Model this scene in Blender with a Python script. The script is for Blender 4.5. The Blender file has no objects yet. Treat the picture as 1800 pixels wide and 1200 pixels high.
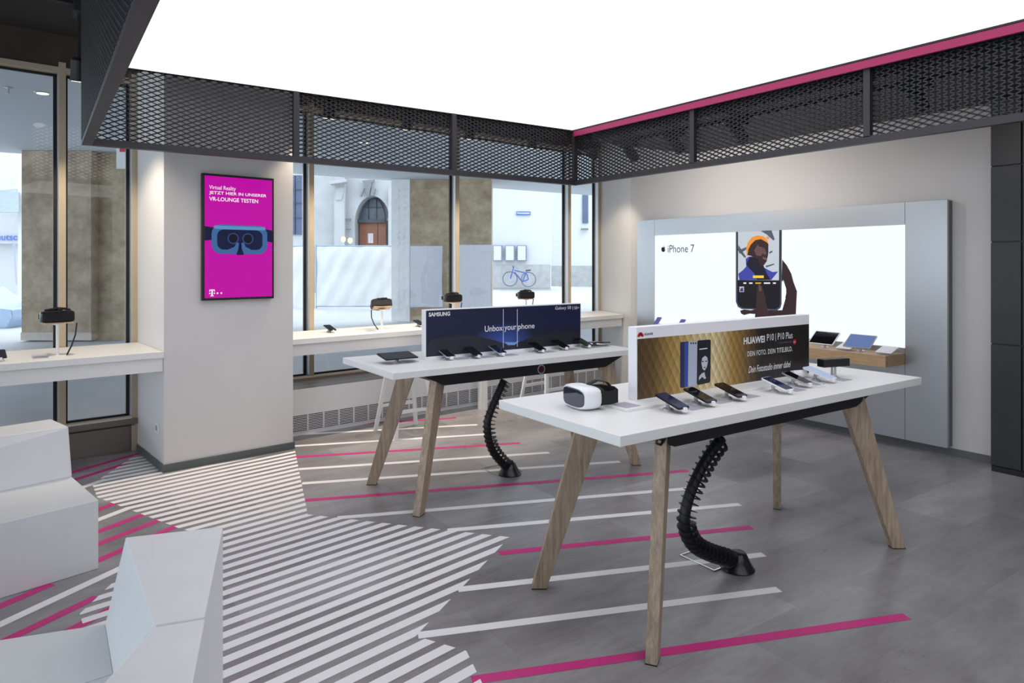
import bpy, bmesh, math, random
from mathutils import Vector, Matrix
random.seed(7)
S = bpy.context.scene
COL = S.collection
# ------------------------------------------------------------------ camera, world, exposure
FPX, CX, CY, H = 1210.0, 900.0, 461.0, 1.6
YAW = math.radians(34.6)
cd = bpy.data.cameras.new('camera'); cam = bpy.data.objects.new('camera', cd); COL.objects.link(cam)
cam.location = (0, 0, H); cam.rotation_euler = (math.pi/2, 0, -YAW)
cd.sensor_width = 36; cd.lens = 36*FPX/1800; cd.shift_x = 0; cd.shift_y = -(600-CY)/1800
cd.clip_start = 0.05; cd.clip_end = 300
S.camera = cam
w = bpy.data.worlds.new('sky'); S.world = w; w.use_nodes = True
wb = w.node_tree.nodes['Background']; wb.inputs[0].default_value = (0.80, 0.90, 1.0, 1); wb.inputs[1].default_value = 3.3
S.view_settings.view_transform = 'Standard'; S.view_settings.look = 'None'
S.view_settings.exposure = 0.0; S.view_settings.gamma = 1
S.view_settings.use_curve_mapping = False
CEIL_LIGHT = 1.5      # luminous ceiling
SPOT_W = 95.0
S.cycles.max_bounces = 8; S.cycles.transparent_max_bounces = 24; S.cycles.diffuse_bounces = 5

FW = Vector((math.sin(YAW), math.cos(YAW), 0)); RT = Vector((math.cos(YAW), -math.sin(YAW), 0)); UP = Vector((0, 0, 1))
CAM = Vector((0, 0, H))
def ray(u, v): return FW + RT*((u-CX)/FPX) + UP*(-(v-CY)/FPX)
def at_z(u, v, z):
    r = ray(u, v); return CAM + r*((z-H)/r.z)
def at_depth(u, v, d): return CAM + ray(u, v)*d
def at_plane(u, v, n, p0):
    r = ray(u, v); return CAM + r*((p0-CAM).dot(n)/r.dot(n))
# frame of the window wall, turned a little against the tables
TH = math.radians(6.4); P0 = Vector((0.795, 5.82, 0))
E1 = Vector((math.cos(TH), math.sin(TH), 0)); E2 = Vector((-math.sin(TH), math.cos(TH), 0))
def W(s, d, z=0): return P0 + E1*s + E2*d + UP*z
WM_WALL = Matrix.Translation(P0) @ Matrix.Rotation(TH, 4, 'Z')

# ------------------------------------------------------------------ materials
def lin(c):
    return tuple(((x/255)/12.92 if x/255 <= 0.04045 else (((x/255)+0.055)/1.055)**2.4) for x in c)
MATS = {}
def mat(name, rgb, rough=0.5, metal=0.0, var=0.04, scale=8.0, emit=0.0, spec=0.5, bump=0.0, stretch=None, coat=0.0):
    """procedural principled material: base colour (sRGB 0-255) slightly varied by noise"""
    if name in MATS: return MATS[name]
    m = bpy.data.materials.new(name); m.use_nodes = True; nt = m.node_tree; b = nt.nodes['Principled BSDF']
    c = lin(rgb); b.inputs['Roughness'].default_value = rough; b.inputs['Metallic'].default_value = metal
    b.inputs['Specular IOR Level'].default_value = spec
    if coat: b.inputs['Coat Weight'].default_value = coat
    tc = nt.nodes.new('ShaderNodeTexCoord'); no = nt.nodes.new('ShaderNodeTexNoise'); no.inputs['Scale'].default_value = scale
    no.inputs['Detail'].default_value = 4
    if stretch:
        mp = nt.nodes.new('ShaderNodeMapping'); mp.inputs['Scale'].default_value = stretch
        nt.links.new(tc.outputs['Object'], mp.inputs[0]); nt.links.new(mp.outputs[0], no.inputs[0])
    else: nt.links.new(tc.outputs['Object'], no.inputs[0])
    rp = nt.nodes.new('ShaderNodeValToRGB'); rp.color_ramp.elements[0].position = 0.3; rp.color_ramp.elements[1].position = 0.7
    rp.color_ramp.elements[0].color = tuple(x*(1-var) for x in c)+(1,); rp.color_ramp.elements[1].color = tuple(min(1, x*(1+var)) for x in c)+(1,)
    nt.links.new(no.outputs['Fac'], rp.inputs[0]); nt.links.new(rp.outputs[0], b.inputs['Base Color'])
    if emit:
        b.inputs['Emission Color'].default_value = c+(1,); b.inputs['Emission Strength'].default_value = emit
        b.inputs['Roughness'].default_value = 1; b.inputs['Specular IOR Level'].default_value = 0.0
        for l in list(b.inputs['Base Color'].links): nt.links.remove(l)
        b.inputs['Base Color'].default_value = (0.02, 0.02, 0.02, 1)
    if bump:
        bp = nt.nodes.new('ShaderNodeBump'); bp.inputs['Strength'].default_value = bump; bp.inputs['Distance'].default_value = 0.01
        nt.links.new(no.outputs['Fac'], bp.inputs['Height']); nt.links.new(bp.outputs[0], b.inputs['Normal'])
    MATS[name] = m; return m

def glass_mat(name, tint=(0.97, 0.985, 0.985), ior=1.45):
    if name in MATS: return MATS[name]
    m = bpy.data.materials.new(name); m.use_nodes = True; nt = m.node_tree; nt.nodes.clear()
    o = nt.nodes.new('ShaderNodeOutputMaterial'); mx = nt.nodes.new('ShaderNodeMixShader')
    t = nt.nodes.new('ShaderNodeBsdfTransparent'); t.inputs[0].default_value = tint+(1,)
    g = nt.nodes.new('ShaderNodeBsdfGlossy'); g.inputs['Roughness'].default_value = 0.0
    f = nt.nodes.new('ShaderNodeFresnel'); f.inputs[0].default_value = ior
    ge = nt.nodes.new('ShaderNodeNewGeometry'); mr = nt.nodes.new('ShaderNodeMapRange'); mr.inputs[3].default_value = ior; mr.inputs[4].default_value = 1/ior   # same reflectance from either side
    nt.links.new(ge.outputs['Backfacing'], mr.inputs[0]); nt.links.new(mr.outputs[0], f.inputs[0])
    nt.links.new(f.outputs[0], mx.inputs[0]); nt.links.new(t.outputs[0], mx.inputs[1]); nt.links.new(g.outputs[0], mx.inputs[2])
    nt.links.new(mx.outputs[0], o.inputs[0]); MATS[name] = m; return m

def wood_mat(name, a, b_, grain_axis='Z', rough=0.5, sc=1.0):
    if name in MATS: return MATS[name]
    m = bpy.data.materials.new(name); m.use_nodes = True; nt = m.node_tree; b = nt.nodes['Principled BSDF']
    b.inputs['Roughness'].default_value = rough
    tc = nt.nodes.new('ShaderNodeTexCoord'); mp = nt.nodes.new('ShaderNodeMapping')
    s = {'Z': (14, 14, 1.3), 'X': (1.3, 14, 14), 'Y': (14, 1.3, 14)}[grain_axis]
    mp.inputs['Scale'].default_value = tuple(x*sc for x in s)
    no = nt.nodes.new('ShaderNodeTexNoise'); no.inputs['Scale'].default_value = 3.2; no.inputs['Detail'].default_value = 8; no.inputs['Distortion'].default_value = 0.5
    n2 = nt.nodes.new('ShaderNodeTexNoise'); n2.inputs['Scale'].default_value = 14; n2.inputs['Detail'].default_value = 6
    rp = nt.nodes.new('ShaderNodeValToRGB'); rp.color_ramp.elements[0].position = 0.32; rp.color_ramp.elements[1].position = 0.68
    rp.color_ramp.elements[0].color = lin(a)+(1,); rp.color_ramp.elements[1].color = lin(b_)+(1,)
    ad = nt.nodes.new('ShaderNodeMath'); ad.operation = 'MULTIPLY_ADD'; ad.inputs[1].default_value = 0.35; 
    nt.links.new(tc.outputs['Object'], mp.inputs[0]); nt.links.new(mp.outputs[0], no.inputs[0]); nt.links.new(mp.outputs[0], n2.inputs[0])
    sb = nt.nodes.new('ShaderNodeMath'); sb.operation = 'MULTIPLY_ADD'; sb.inputs[1].default_value = 0.7; 
    nt.links.new(n2.outputs['Fac'], ad.inputs[0]); nt.links.new(no.outputs['Fac'], sb.inputs[0]); sb.inputs[2].default_value = 0.0
    nt.links.new(sb.outputs[0], ad.inputs[2]); nt.links.new(ad.outputs[0], rp.inputs[0]); nt.links.new(rp.outputs[0], b.inputs['Base Color'])
    MATS[name] = m; return m

def floor_mat():
    m = bpy.data.materials.new('concrete_vinyl_floor'); m.use_nodes = True; nt = m.node_tree; b = nt.nodes['Principled BSDF']
    tc = nt.nodes.new('ShaderNodeTexCoord')
    br = nt.nodes.new('ShaderNodeTexBrick'); br.inputs['Scale'].default_value = 1.0
    br.inputs['Brick Width'].default_value = 0.86; br.inputs['Row Height'].default_value = 0.43; br.inputs['Mortar Size'].default_value = 0.0012
    br.inputs['Mortar Smooth'].default_value = 0.2
    br.inputs['Color1'].default_value = (0.74, 0.735, 0.735, 1); br.inputs['Color2'].default_value = (1.10, 1.10, 1.10, 1); br.inputs['Mortar'].default_value = (0.72, 0.72, 0.72, 1)
    mp = nt.nodes.new('ShaderNodeMapping'); mp.inputs['Location'].default_value = (0.1, -0.16, 0)
    nt.links.new(tc.outputs['Object'], mp.inputs[0]); nt.links.new(mp.outputs[0], br.inputs[0])
    n1 = nt.nodes.new('ShaderNodeTexNoise'); n1.inputs['Scale'].default_value = 1.6; n1.inputs['Detail'].default_value = 9; n1.inputs['Roughness'].default_value = 0.62
    n2 = nt.nodes.new('ShaderNodeTexNoise'); n2.inputs['Scale'].default_value = 22; n2.inputs['Detail'].default_value = 8
    m2 = nt.nodes.new('ShaderNodeMapping'); m2.inputs['Scale'].default_value = (0.55, 1.6, 1)
    nt.links.new(tc.outputs['Object'], m2.inputs[0]); nt.links.new(m2.outputs[0], n1.inputs[0]); nt.links.new(m2.outputs[0], n2.inputs[0])
    rp = nt.nodes.new('ShaderNodeValToRGB'); rp.color_ramp.elements[0].position = 0.34; rp.color_ramp.elements[1].position = 0.68
    rp.color_ramp.elements[0].color = lin((130, 127, 129))+(1,); rp.color_ramp.elements[1].color = lin((172, 171, 174))+(1,)
    mix = nt.nodes.new('ShaderNodeMixRGB'); mix.blend_type = 'MULTIPLY'; mix.inputs[0].default_value = 1.0
    r2 = nt.nodes.new('ShaderNodeValToRGB'); r2.color_ramp.elements[0].position = 0.3; r2.color_ramp.elements[1].position = 0.7
    r2.color_ramp.elements[0].color = (0.90, 0.90, 0.90, 1); r2.color_ramp.elements[1].color = (1.04, 1.04, 1.04, 1)
    mix2 = nt.nodes.new('ShaderNodeMixRGB'); mix2.blend_type = 'MULTIPLY'; mix2.inputs[0].default_value = 1.0
    nt.links.new(n1.outputs['Fac'], rp.inputs[0]); nt.links.new(n2.outputs['Fac'], r2.inputs[0])
    nt.links.new(rp.outputs[0], mix.inputs[1]); nt.links.new(br.outputs['Color'], mix.inputs[2])
    nt.links.new(mix.outputs[0], mix2.inputs[1]); nt.links.new(r2.outputs[0], mix2.inputs[2])
    nt.links.new(mix2.outputs[0], b.inputs['Base Color'])
    b.inputs['Roughness'].default_value = 0.38; b.inputs['Specular IOR Level'].default_value = 0.45
    rr = nt.nodes.new('ShaderNodeMapRange'); rr.inputs[3].default_value = 0.22; rr.inputs[4].default_value = 0.38
    nt.links.new(n1.outputs['Fac'], rr.inputs[0]); nt.links.new(rr.outputs[0], b.inputs['Roughness'])
    return m

def stone_mat(name, a, b_, scale=3.0):
    if name in MATS: return MATS[name]
    m = bpy.data.materials.new(name); m.use_nodes = True; nt = m.node_tree; b = nt.nodes['Principled BSDF']
    tc = nt.nodes.new('ShaderNodeTexCoord'); mp = nt.nodes.new('ShaderNodeMapping'); mp.inputs['Scale'].default_value = (1, 1, 1.15)
    n1 = nt.nodes.new('ShaderNodeTexNoise'); n1.inputs['Scale'].default_value = scale; n1.inputs['Detail'].default_value = 12; n1.inputs['Roughness'].default_value = 0.7
    vo = nt.nodes.new('ShaderNodeTexVoronoi'); vo.inputs['Scale'].default_value = 26
    rp = nt.nodes.new('ShaderNodeValToRGB'); rp.color_ramp.elements[0].position = 0.33; rp.color_ramp.elements[1].position = 0.66
    rp.color_ramp.elements[0].color = lin(a)+(1,); rp.color_ramp.elements[1].color = lin(b_)+(1,)
    r2 = nt.nodes.new('ShaderNodeValToRGB'); r2.color_ramp.elements[0].color = (0.7, 0.68, 0.65, 1); r2.color_ramp.elements[1].color = (1, 1, 1, 1); r2.color_ramp.elements[1].position = 0.12
    mx = nt.nodes.new('ShaderNodeMixRGB'); mx.blend_type = 'MULTIPLY'; mx.inputs[0].default_value = 0.8
    nt.links.new(tc.outputs['Object'], mp.inputs[0]); nt.links.new(mp.outputs[0], n1.inputs[0]); nt.links.new(mp.outputs[0], vo.inputs[0])
    nt.links.new(n1.outputs['Fac'], rp.inputs[0]); nt.links.new(vo.outputs['Distance'], r2.inputs[0])
    nt.links.new(rp.outputs[0], mx.inputs[1]); nt.links.new(r2.outputs[0], mx.inputs[2]); nt.links.new(mx.outputs[0], b.inputs['Base Color'])
    b.inputs['Roughness'].default_value = 0.55; MATS[name] = m; return m

M_WHITE = mat('white_laminate', (232, 232, 232), 0.42, var=0.01)
M_SOFA = mat('white_matt_lacquer', (226, 228, 230), 0.5, var=0.015)
M_WALL = mat('white_wall_paint', (214, 212, 211), 0.85, var=0.015, scale=2)
M_WALLR = mat('light_grey_wall_paint', (202, 199, 198), 0.85, var=0.015, scale=2)
M_CEIL = mat('black_ceiling_paint', (38, 34, 34), 0.8, var=0.2, scale=1.5)
M_BULK = mat('dark_bulkhead_paint', (52, 50, 52), 0.7, var=0.1, scale=2)
M_BASE = mat('grey_skirting', (92, 97, 99), 0.4, var=0.04)
M_BRONZE = mat('champagne_aluminium', (186, 172, 150), 0.42, metal=0.2, var=0.03)
M_TAUPE = mat('taupe_aluminium', (150, 140, 128), 0.45, metal=0.0, var=0.03)
M_SILVER = mat('silver_aluminium', (190, 192, 196), 0.35, metal=0.6, var=0.02)
M_GASKET = mat('black_gasket', (18, 18, 22), 0.5)
M_CREAM = mat('cream_sill', (226, 214, 196), 0.5, var=0.01)
M_HEAD = mat('dark_bronze_header', (66, 58, 48), 0.5, metal=0.2, var=0.06)
M_BLACK = mat('black_plastic', (20, 20, 22), 0.45)
M_BLACKM = mat('black_matt_metal', (27, 27, 30), 0.55, var=0.05)
M_MESH = mat('anthracite_mesh_metal', (34, 34, 40), 0.5, metal=0.0, var=0.05)
M_MESHF = mat('anthracite_frame_metal', (50, 48, 53), 0.5, metal=0.15, var=0.05)
M_MAG = mat('magenta_lacquer', (168, 30, 92), 0.5, var=0.02)
M_MAGF = mat('magenta_floor_tape', (204, 36, 128), 0.45, var=0.03)
M_WHTF = mat('white_floor_tape', (243, 241, 244), 0.45, var=0.02)
M_BRUSH = mat('brushed_aluminium_panel', (176, 179, 183), 0.33, metal=0.75, var=0.03, scale=30, stretch=(1, 1, 40))
M_BRUSHD = mat('aluminium_panel_edge', (120, 120, 120), 0.45, metal=0.5, var=0.03)
M_LEG = wood_mat('limed_oak', (132, 113, 96), (186, 166, 144), 'Z')
M_SHELF = wood_mat('oak_shelf', (168, 134, 98), (196, 164, 128), 'Y')
M_GLASS = glass_mat('window_glass')
M_SCRG = mat('black_screen_glass', (12, 13, 18), 0.06, var=0.0, spec=0.6)
M_CHROME = mat('chrome', (215, 215, 218), 0.12, metal=1.0, var=0.0)
M_ACRYL = mat('satin_silver_holder', (205, 205, 208), 0.25, metal=0.5, var=0.0)
M_CARD = mat('lilac_grey_card', (168, 164, 180), 0.5, var=0.03)
M_PAPER = mat('white_card', (238, 238, 242), 0.6, var=0.02)
M_TAN = mat('pale_leather_foam', (206, 176, 150), 0.7, var=0.05)
M_DARKCAB = mat('anthracite_cabinet_panel', (44, 44, 48), 0.5, var=0.06, scale=3)
def emat(name, rgb, k=1.0): return mat('lit_'+name, rgb, emit=k)
E_WHITE = emat('white', (250, 251, 255), 1.0)

# ------------------------------------------------------------------ building helpers
WMX = {}
def base(o): return WMX.get(o.name, Matrix.Identity(4))
def tag(o, label=None, cat=None, group=None, kind=None):
    if label: o['label'] = label
    if cat: o['category'] = cat
    if group: o['group'] = group
    if kind: o['kind'] = kind
    return o
def empty(name, loc=(0, 0, 0), rz=0.0, label=None, cat=None, group=None, kind=None):
    o = bpy.data.objects.new(name, None); COL.objects.link(o); o.location = loc; o.rotation_euler = (0, 0, rz)
    o.empty_display_size = 0.05
    WMX[o.name] = Matrix.Translation(Vector(loc)) @ Matrix.Rotation(rz, 4, 'Z')
    return tag(o, label, cat, group, kind)
class MB:
    """collects shapes; X maps the coordinates they are given in to the world (None: the parent's own)"""
    def __init__(s, X=None): s.v = []; s.f = []; s.m = []; s.X = X
    def add(s, vs, fs, mi=0):
        o = len(s.v); s.v += [Vector(p) for p in vs]
        for f in fs: s.f.append([i+o for i in f]); s.m.append(mi)
        return s
    def box(s, a, b, mi=0):
        x0, y0, z0 = a; x1, y1, z1 = b
        return s.add([(x0,y0,z0),(x1,y0,z0),(x1,y1,z0),(x0,y1,z0),(x0,y0,z1),(x1,y0,z1),(x1,y1,z1),(x0,y1,z1)],
                     [(0,3,2,1),(4,5,6,7),(0,1,5,4),(1,2,6,5),(2,3,7,6),(3,0,4,7)], mi)
    def hexa(s, lo, hi, mi=0):
        n = len(lo); return s.add(list(lo)+list(hi), [tuple(reversed(range(n))), tuple(range(n, 2*n))]+[(i, (i+1) % n, n+(i+1) % n, n+i) for i in range(n)], mi)
    def bar(s, p, q, w, h, up=(0, 0, 1), mi=0):
        p = Vector(p); q = Vector(q); d = (q-p).normalized(); u = Vector(up); a = d.cross(u)
        if a.length < 1e-4: a = d.cross(Vector((1, 0, 0)))
        a.normalize(); c = a.cross(d).normalized()
        k = [(-w/2, -h/2), (w/2, -h/2), (w/2, h/2), (-w/2, h/2)]
        return s.hexa([p+a*x+c*y for x, y in k], [q+a*x+c*y for x, y in k], mi)
    def tube(s, pts, r, n=10, mi=0, cap=True):
        pts = [Vector(p) for p in pts]; rs = r if isinstance(r, (list, tuple)) else [r]*len(pts)
        o = len(s.v); ref = None
        for i, p in enumerate(pts):
            t = (pts[min(i+1, len(pts)-1)]-pts[max(i-1, 0)]).normalized()
            if ref is None:
                ref = t.orthogonal().normalized()
            else:
                ref = (ref - t*ref.dot(t)).normalized()
            bn = t.cross(ref)
            for k in range(n):
                a = 2*math.pi*k/n; s.v.append(p+(ref*math.cos(a)+bn*math.sin(a))*rs[i])
        for i in range(len(pts)-1):
            for k in range(n):
                s.f.append([o+i*n+k, o+i*n+(k+1) % n, o+(i+1)*n+(k+1) % n, o+(i+1)*n+k]); s.m.append(mi)
        if cap:
            s.f.append([o+k for k in reversed(range(n))]); s.m.append(mi)
            s.f.append([o+(len(pts)-1)*n+k for k in range(n)]); s.m.append(mi)
        return s
    def lathe(s, prof, c=(0, 0, 0), n=24, mi=0):
        o = len(s.v); c = Vector(c)
        for r, z in prof:
            for k in range(n):
                a = 2*math.pi*k/n; s.v.append(c+Vector((r*math.cos(a), r*math.sin(a), z)))
        for i in range(len(prof)-1):
            for k in range(n):
                s.f.append([o+i*n+k, o+i*n+(k+1) % n, o+(i+1)*n+(k+1) % n, o+(i+1)*n+k]); s.m.append(mi)
        s.f.append([o+k for k in reversed(range(n))]); s.m.append(mi)
        s.f.append([o+(len(prof)-1)*n+k for k in range(n)]); s.m.append(mi)
        return s
    def slab(s, poly, t, O, U, V, mi=0, off=0.0):
        """2D outline in the plane O,U,V given thickness t along U x V, starting at off"""
        O = Vector(O); U = Vector(U); V = Vector(V); N = U.cross(V).normalized()
        lo = [O+U*a+V*b+N*off for a, b in poly]; hi = [O+U*a+V*b+N*(off+t) for a, b in poly]
        return s.hexa(lo, hi, mi)
    def build(s, name, mats, parent=None, smooth=False, bevel=0.0, kind=None, seg=2, label=None):
        me = bpy.data.meshes.new(name)
        X = s.X if s.X is not None else Matrix.Identity(4)
        if parent is not None and s.X is not None: X = base(parent).inverted() @ X
        me.from_pydata([tuple(X @ p) for p in s.v], [], s.f)
        if not isinstance(mats, (list, tuple)): mats = [mats]
        for m in mats: me.materials.append(m)
        for p, i in zip(me.polygons, s.m): p.material_index = i
        me.update()
        bm = bmesh.new(); bm.from_mesh(me); bmesh.ops.recalc_face_normals(bm, faces=bm.faces[:]) if s.closed else None
        bm.to_mesh(me); bm.free()
        if smooth:
            me.shade_smooth()
            try: me.set_sharp_from_angle(angle=math.radians(40))
            except Exception: pass
        o = bpy.data.objects.new(name, me); COL.objects.link(o)
        if parent is not None: o.parent = parent; WMX[o.name] = base(parent)
        else: WMX[o.name] = Matrix.Identity(4)
        if bevel:
            bv = o.modifiers.new('bevel', 'BEVEL'); bv.width = bevel; bv.segments = seg; bv.limit_method = 'ANGLE'; bv.angle_limit = math.radians(30)
        if kind: o['kind'] = kind
        if label: o['label'] = label
        return o
    closed = True
I4 = Matrix.Identity(4)
def wall_mb(): return MB(WM_WALL)
def world_mb(): return MB(I4)

def rrect(x0, y0, x1, y1, r, n=5):
    out = []
    for cx, cy, a0 in ((x1-r, y1-r, 0), (x0+r, y1-r, 90), (x0+r, y0+r, 180), (x1-r, y0+r, 270)):
        for k in range(n+1):
            a = math.radians(a0+90*k/n); out.append((cx+r*math.cos(a), cy+r*math.sin(a)))
    return out
def circle(cx, cy, r, n=20, ry=None): return [(cx+r*math.cos(2*math.pi*k/n), cy+(ry or r)*math.sin(2*math.pi*k/n)) for k in range(n)]
def fit(poly, x0, y0, x1, y1): return [(x0+(x1-x0)*a, y0+(y1-y0)*b) for a, b in poly]

def copy_tree(o, parent=None):
    c = o.copy(); COL.objects.link(c)
    if parent is not None: c.parent = parent
    for ch in list(o.children): copy_tree(ch, c)
    return c

def text(s, O, U, V, x0, y0, width, height, m, parent, name='lettering', bold=0.0, off=0.0012, shear=0.0, spacing=1.0):
    """raised lettering: fitted into width x height (of the whole string's box) at x0,y0 in the plane O,U,V (world)"""
    cu = bpy.data.curves.new('t', 'FONT'); cu.body = s; cu.size = 1; cu.offset = bold; cu.shear = shear; cu.space_character = spacing
    cu.resolution_u = 4
    to = bpy.data.objects.new('t', cu); COL.objects.link(to)
    bpy.context.view_layer.update()
    me = bpy.data.meshes.new_from_object(to.evaluated_get(bpy.context.evaluated_depsgraph_get()))
    bpy.data.objects.remove(to); bpy.data.curves.remove(cu)
    xs = [v.co.x for v in me.vertices]; ys = [v.co.y for v in me.vertices]
    ax, bx, ay, by = min(xs), max(xs), min(ys), max(ys)
    O = Vector(O); U = Vector(U).normalized(); V = Vector(V).normalized(); N = U.cross(V)
    X = base(parent).inverted() if parent is not None else I4
    for v in me.vertices:
        p = O + U*(x0+(v.co.x-ax)/(bx-ax)*width) + V*(y0+(v.co.y-ay)/(by-ay)*height) + N*off
        v.co = X @ p
    me.materials.clear(); me.materials.append(m); me.update()
    o = bpy.data.objects.new(name, me); COL.objects.link(o)
    if parent is not None: o.parent = parent; WMX[o.name] = base(parent)
    return o

# ================================================================== ROOM
# floor with inlaid tape pattern
f = world_mb(); f.box((-6, -5, -0.08), (6.6, 8.2, 0.0)); fl = f.build('floor', floor_mat(), kind='structure')
def clip_poly_stripes(poly, ang, period, phase, wfrac):
    """white bands clipped to a polygon: returns faces"""
    n = Vector((-math.sin(ang), math.cos(ang), 0))
    bm = bmesh.new(); vs = [bm.verts.new((x, y, 0)) for x, y in poly]; bm.faces.new(vs)
    ds = [Vector((x, y, 0)).dot(n) for x, y in poly]
    k0 = math.floor((min(ds)-phase)/period)-1; k1 = math.ceil((max(ds)-phase)/period)+1
    hw = period*wfrac/2
    for k in range(k0, k1+1):
        for off in (-hw, hw):
            d = phase+k*period+off
            bmesh.ops.bisect_plane(bm, geom=bm.verts[:]+bm.edges[:]+bm.faces[:], plane_co=n*d, plane_no=n, dist=1e-6)
    out = []
    for fa in bm.faces:
        c = fa.calc_center_median(); t = ((c.dot(n)-phase)/period) % 1.0
        if t < wfrac/2 or t > 1-wfrac/2: out.append([v.co.copy() for v in fa.verts])
    bm.free(); return out
CARPET = [(1.814,5.90),(1.414,4.334),(2.265,3.307),(1.335,2.66),(1.455,2.44),(1.36,2.10),(1.36,1.5),(0.40,1.5),(0.2,2.9),(0.16,3.70),(0.316,3.974),(0.744,4.47),(0.699,4.554),(0.337,5.462),(0.327,5.813),(0.60,6.34),(0.66,6.46),(0.72,6.46),(0.795,5.80),(1.80,5.86)]
CARPET = [CARPET[0]]+CARPET[1:]
wm = world_mb(); wm.closed = False
PH = 0.0052+0.0939/2
for fc in clip_poly_stripes(CARPET, math.radians(10.4), 0.0939, PH, 0.555): wm.add([(p.x, p.y, 0.0012) for p in fc], [tuple(range(len(fc)))])
wm.build('floor_stripes', M_WHTF, fl, label='white tape stripes')
def strip(mb, p, q, w=0.055, z=0.0009, sk0=0.0, sk1=0.0):
    p = Vector((p[0], p[1], 0)); q = Vector((q[0], q[1], 0)); d = (q-p).normalized(); n = Vector((-d.y, d.x, 0))*w/2
    mb.add([(p-n).to_tuple()[:2]+(z,), (q-n+d*sk1).to_tuple()[:2]+(z,), (q+n).to_tuple()[:2]+(z,), (p+n+d*sk0).to_tuple()[:2]+(z,)], [(0, 1, 2, 3)])
ws = world_mb(); ms = world_mb(); ws.closed = ms.closed = False
for p, q in [((2.04,6.381),(3.573,5.78)),((1.80,6.03),(3.509,5.385)),((1.668,5.321),(3.545,4.590)),((1.579,4.965),(3.851,4.060)),((1.548,4.17),(3.90,3.26)),((2.018,3.601),(3.826,2.89)),((1.694,2.922),(3.278,2.32)),((1.345,2.66),(2.989,2.031)),
             ((0.25,4.94),(0.50,5.115)),((-0.6,3.47),(0.45,4.19)),((0.20,5.72),(0.42,5.88))]: strip(ws, p, q)
for p, q in [((1.74,5.672),(3.521,4.979)),((1.484,4.599),(4.119,3.585)),((2.092,3.159),(3.554,2.602)),((1.37,2.258),(3.237,1.548)),((2.3,6.58),(3.55,6.16)),
             ((0.12,6.16),(0.70,6.52)),((0.12,5.93),(0.60,6.26)),((0.25,5.13),(0.43,5.27)),((0.20,4.70),(0.56,4.93)),((0.20,4.50),(0.63,4.765)),((0.15,4.22),(0.70,4.60)),((-0.5,3.76),(0.06,4.12)),((-0.5,3.36),(0.235,3.84)),((-0.2,3.34),(0.30,3.68)),((0.45,4.27),(0.70,4.46))]: strip(ms, p, q)
ws.build('floor_line', M_WHTF, fl, label='white floor tape lines'); ms.build('floor_line', M_MAGF, fl, label='magenta floor tape lines')

# pillar between the windows
def structure(name, mb, m, **k): return mb.build(name, m, kind='structure', **k)
b = wall_mb(); b.box((0, 0, 0), (1.02, 1.0, 3.5)); structure('wall_pillar', b, M_WALL)
b = wall_mb(); b.box((-0.012, -0.012, 0), (1.032, 0.0, 0.06)); b.box((-0.012, 0, 0), (0, 0.80, 0.06)); b.box((1.02, 0, 0), (1.032, 0.42, 0.06))
structure('baseboard_pillar', b, M_BASE)
# right wall and the short return beside the windows
XR = 6.25
b = world_mb(); b.box((XR, -5, 0), (XR+0.2, 6.38, 3.5)); structure('wall_right', b, M_WALLR)
b = world_mb(); e0 = W(5.886, 0.80); b.hexa([(XR, 6.38, 0), (XR+0.2, 6.38, 0), (XR+0.75, 7.6, 0), (e0.x+0.02, e0.y+0.15, 0), (e0.x, e0.y, 0)], [(XR, 6.38, 3.5), (XR+0.2, 6.38, 3.5), (XR+0.75, 7.6, 3.5), (e0.x+0.02, e0.y+0.15, 3.5), (e0.x, e0.y, 3.5)])
structure('wall_return', b, M_WALL)
b = world_mb(); b.box((XR-0.012, 2.27, 0), (XR, 6.38, 0.06)); structure('baseboard_right', b, M_BASE)
# ceiling: black slab, header above the windows, lowered dark bulkhead at the right
b = world_mb(); b.box((-6, -5, 3.42), (6.6, 8.0, 3.6)); structure('ceiling', b, M_CEIL)
b = wall_mb(); b.box((-6, 0.83, 3.16), (6.1, 1.05, 3.42)); structure('wall_header', b, M_HEAD)
b = world_mb(); b.box((4.75, -5, 2.86), (XR, 5.42, 3.42)); structure('ceiling_bulkhead', b, M_BULK)
# far parts of the shop behind the camera, unseen; openings sized for sky fill light
b = world_mb(); b.box((-6, -5.2, 0), (6.6, -5, 0.3)); b.box((-6, -5.2, 2.9), (6.6, -5, 3.5)); b.box((-4.5, -5.2, 0.3), (6.6, -5, 2.9)); structure('wall_back', b, M_WALL)
b = world_mb(); b.box((-6.2, -5, 0), (-6, 8, 0.3)); b.box((-6.2, -5, 3.0), (-6, 8, 3.5)); structure('wall_left', b, M_WALL)

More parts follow.
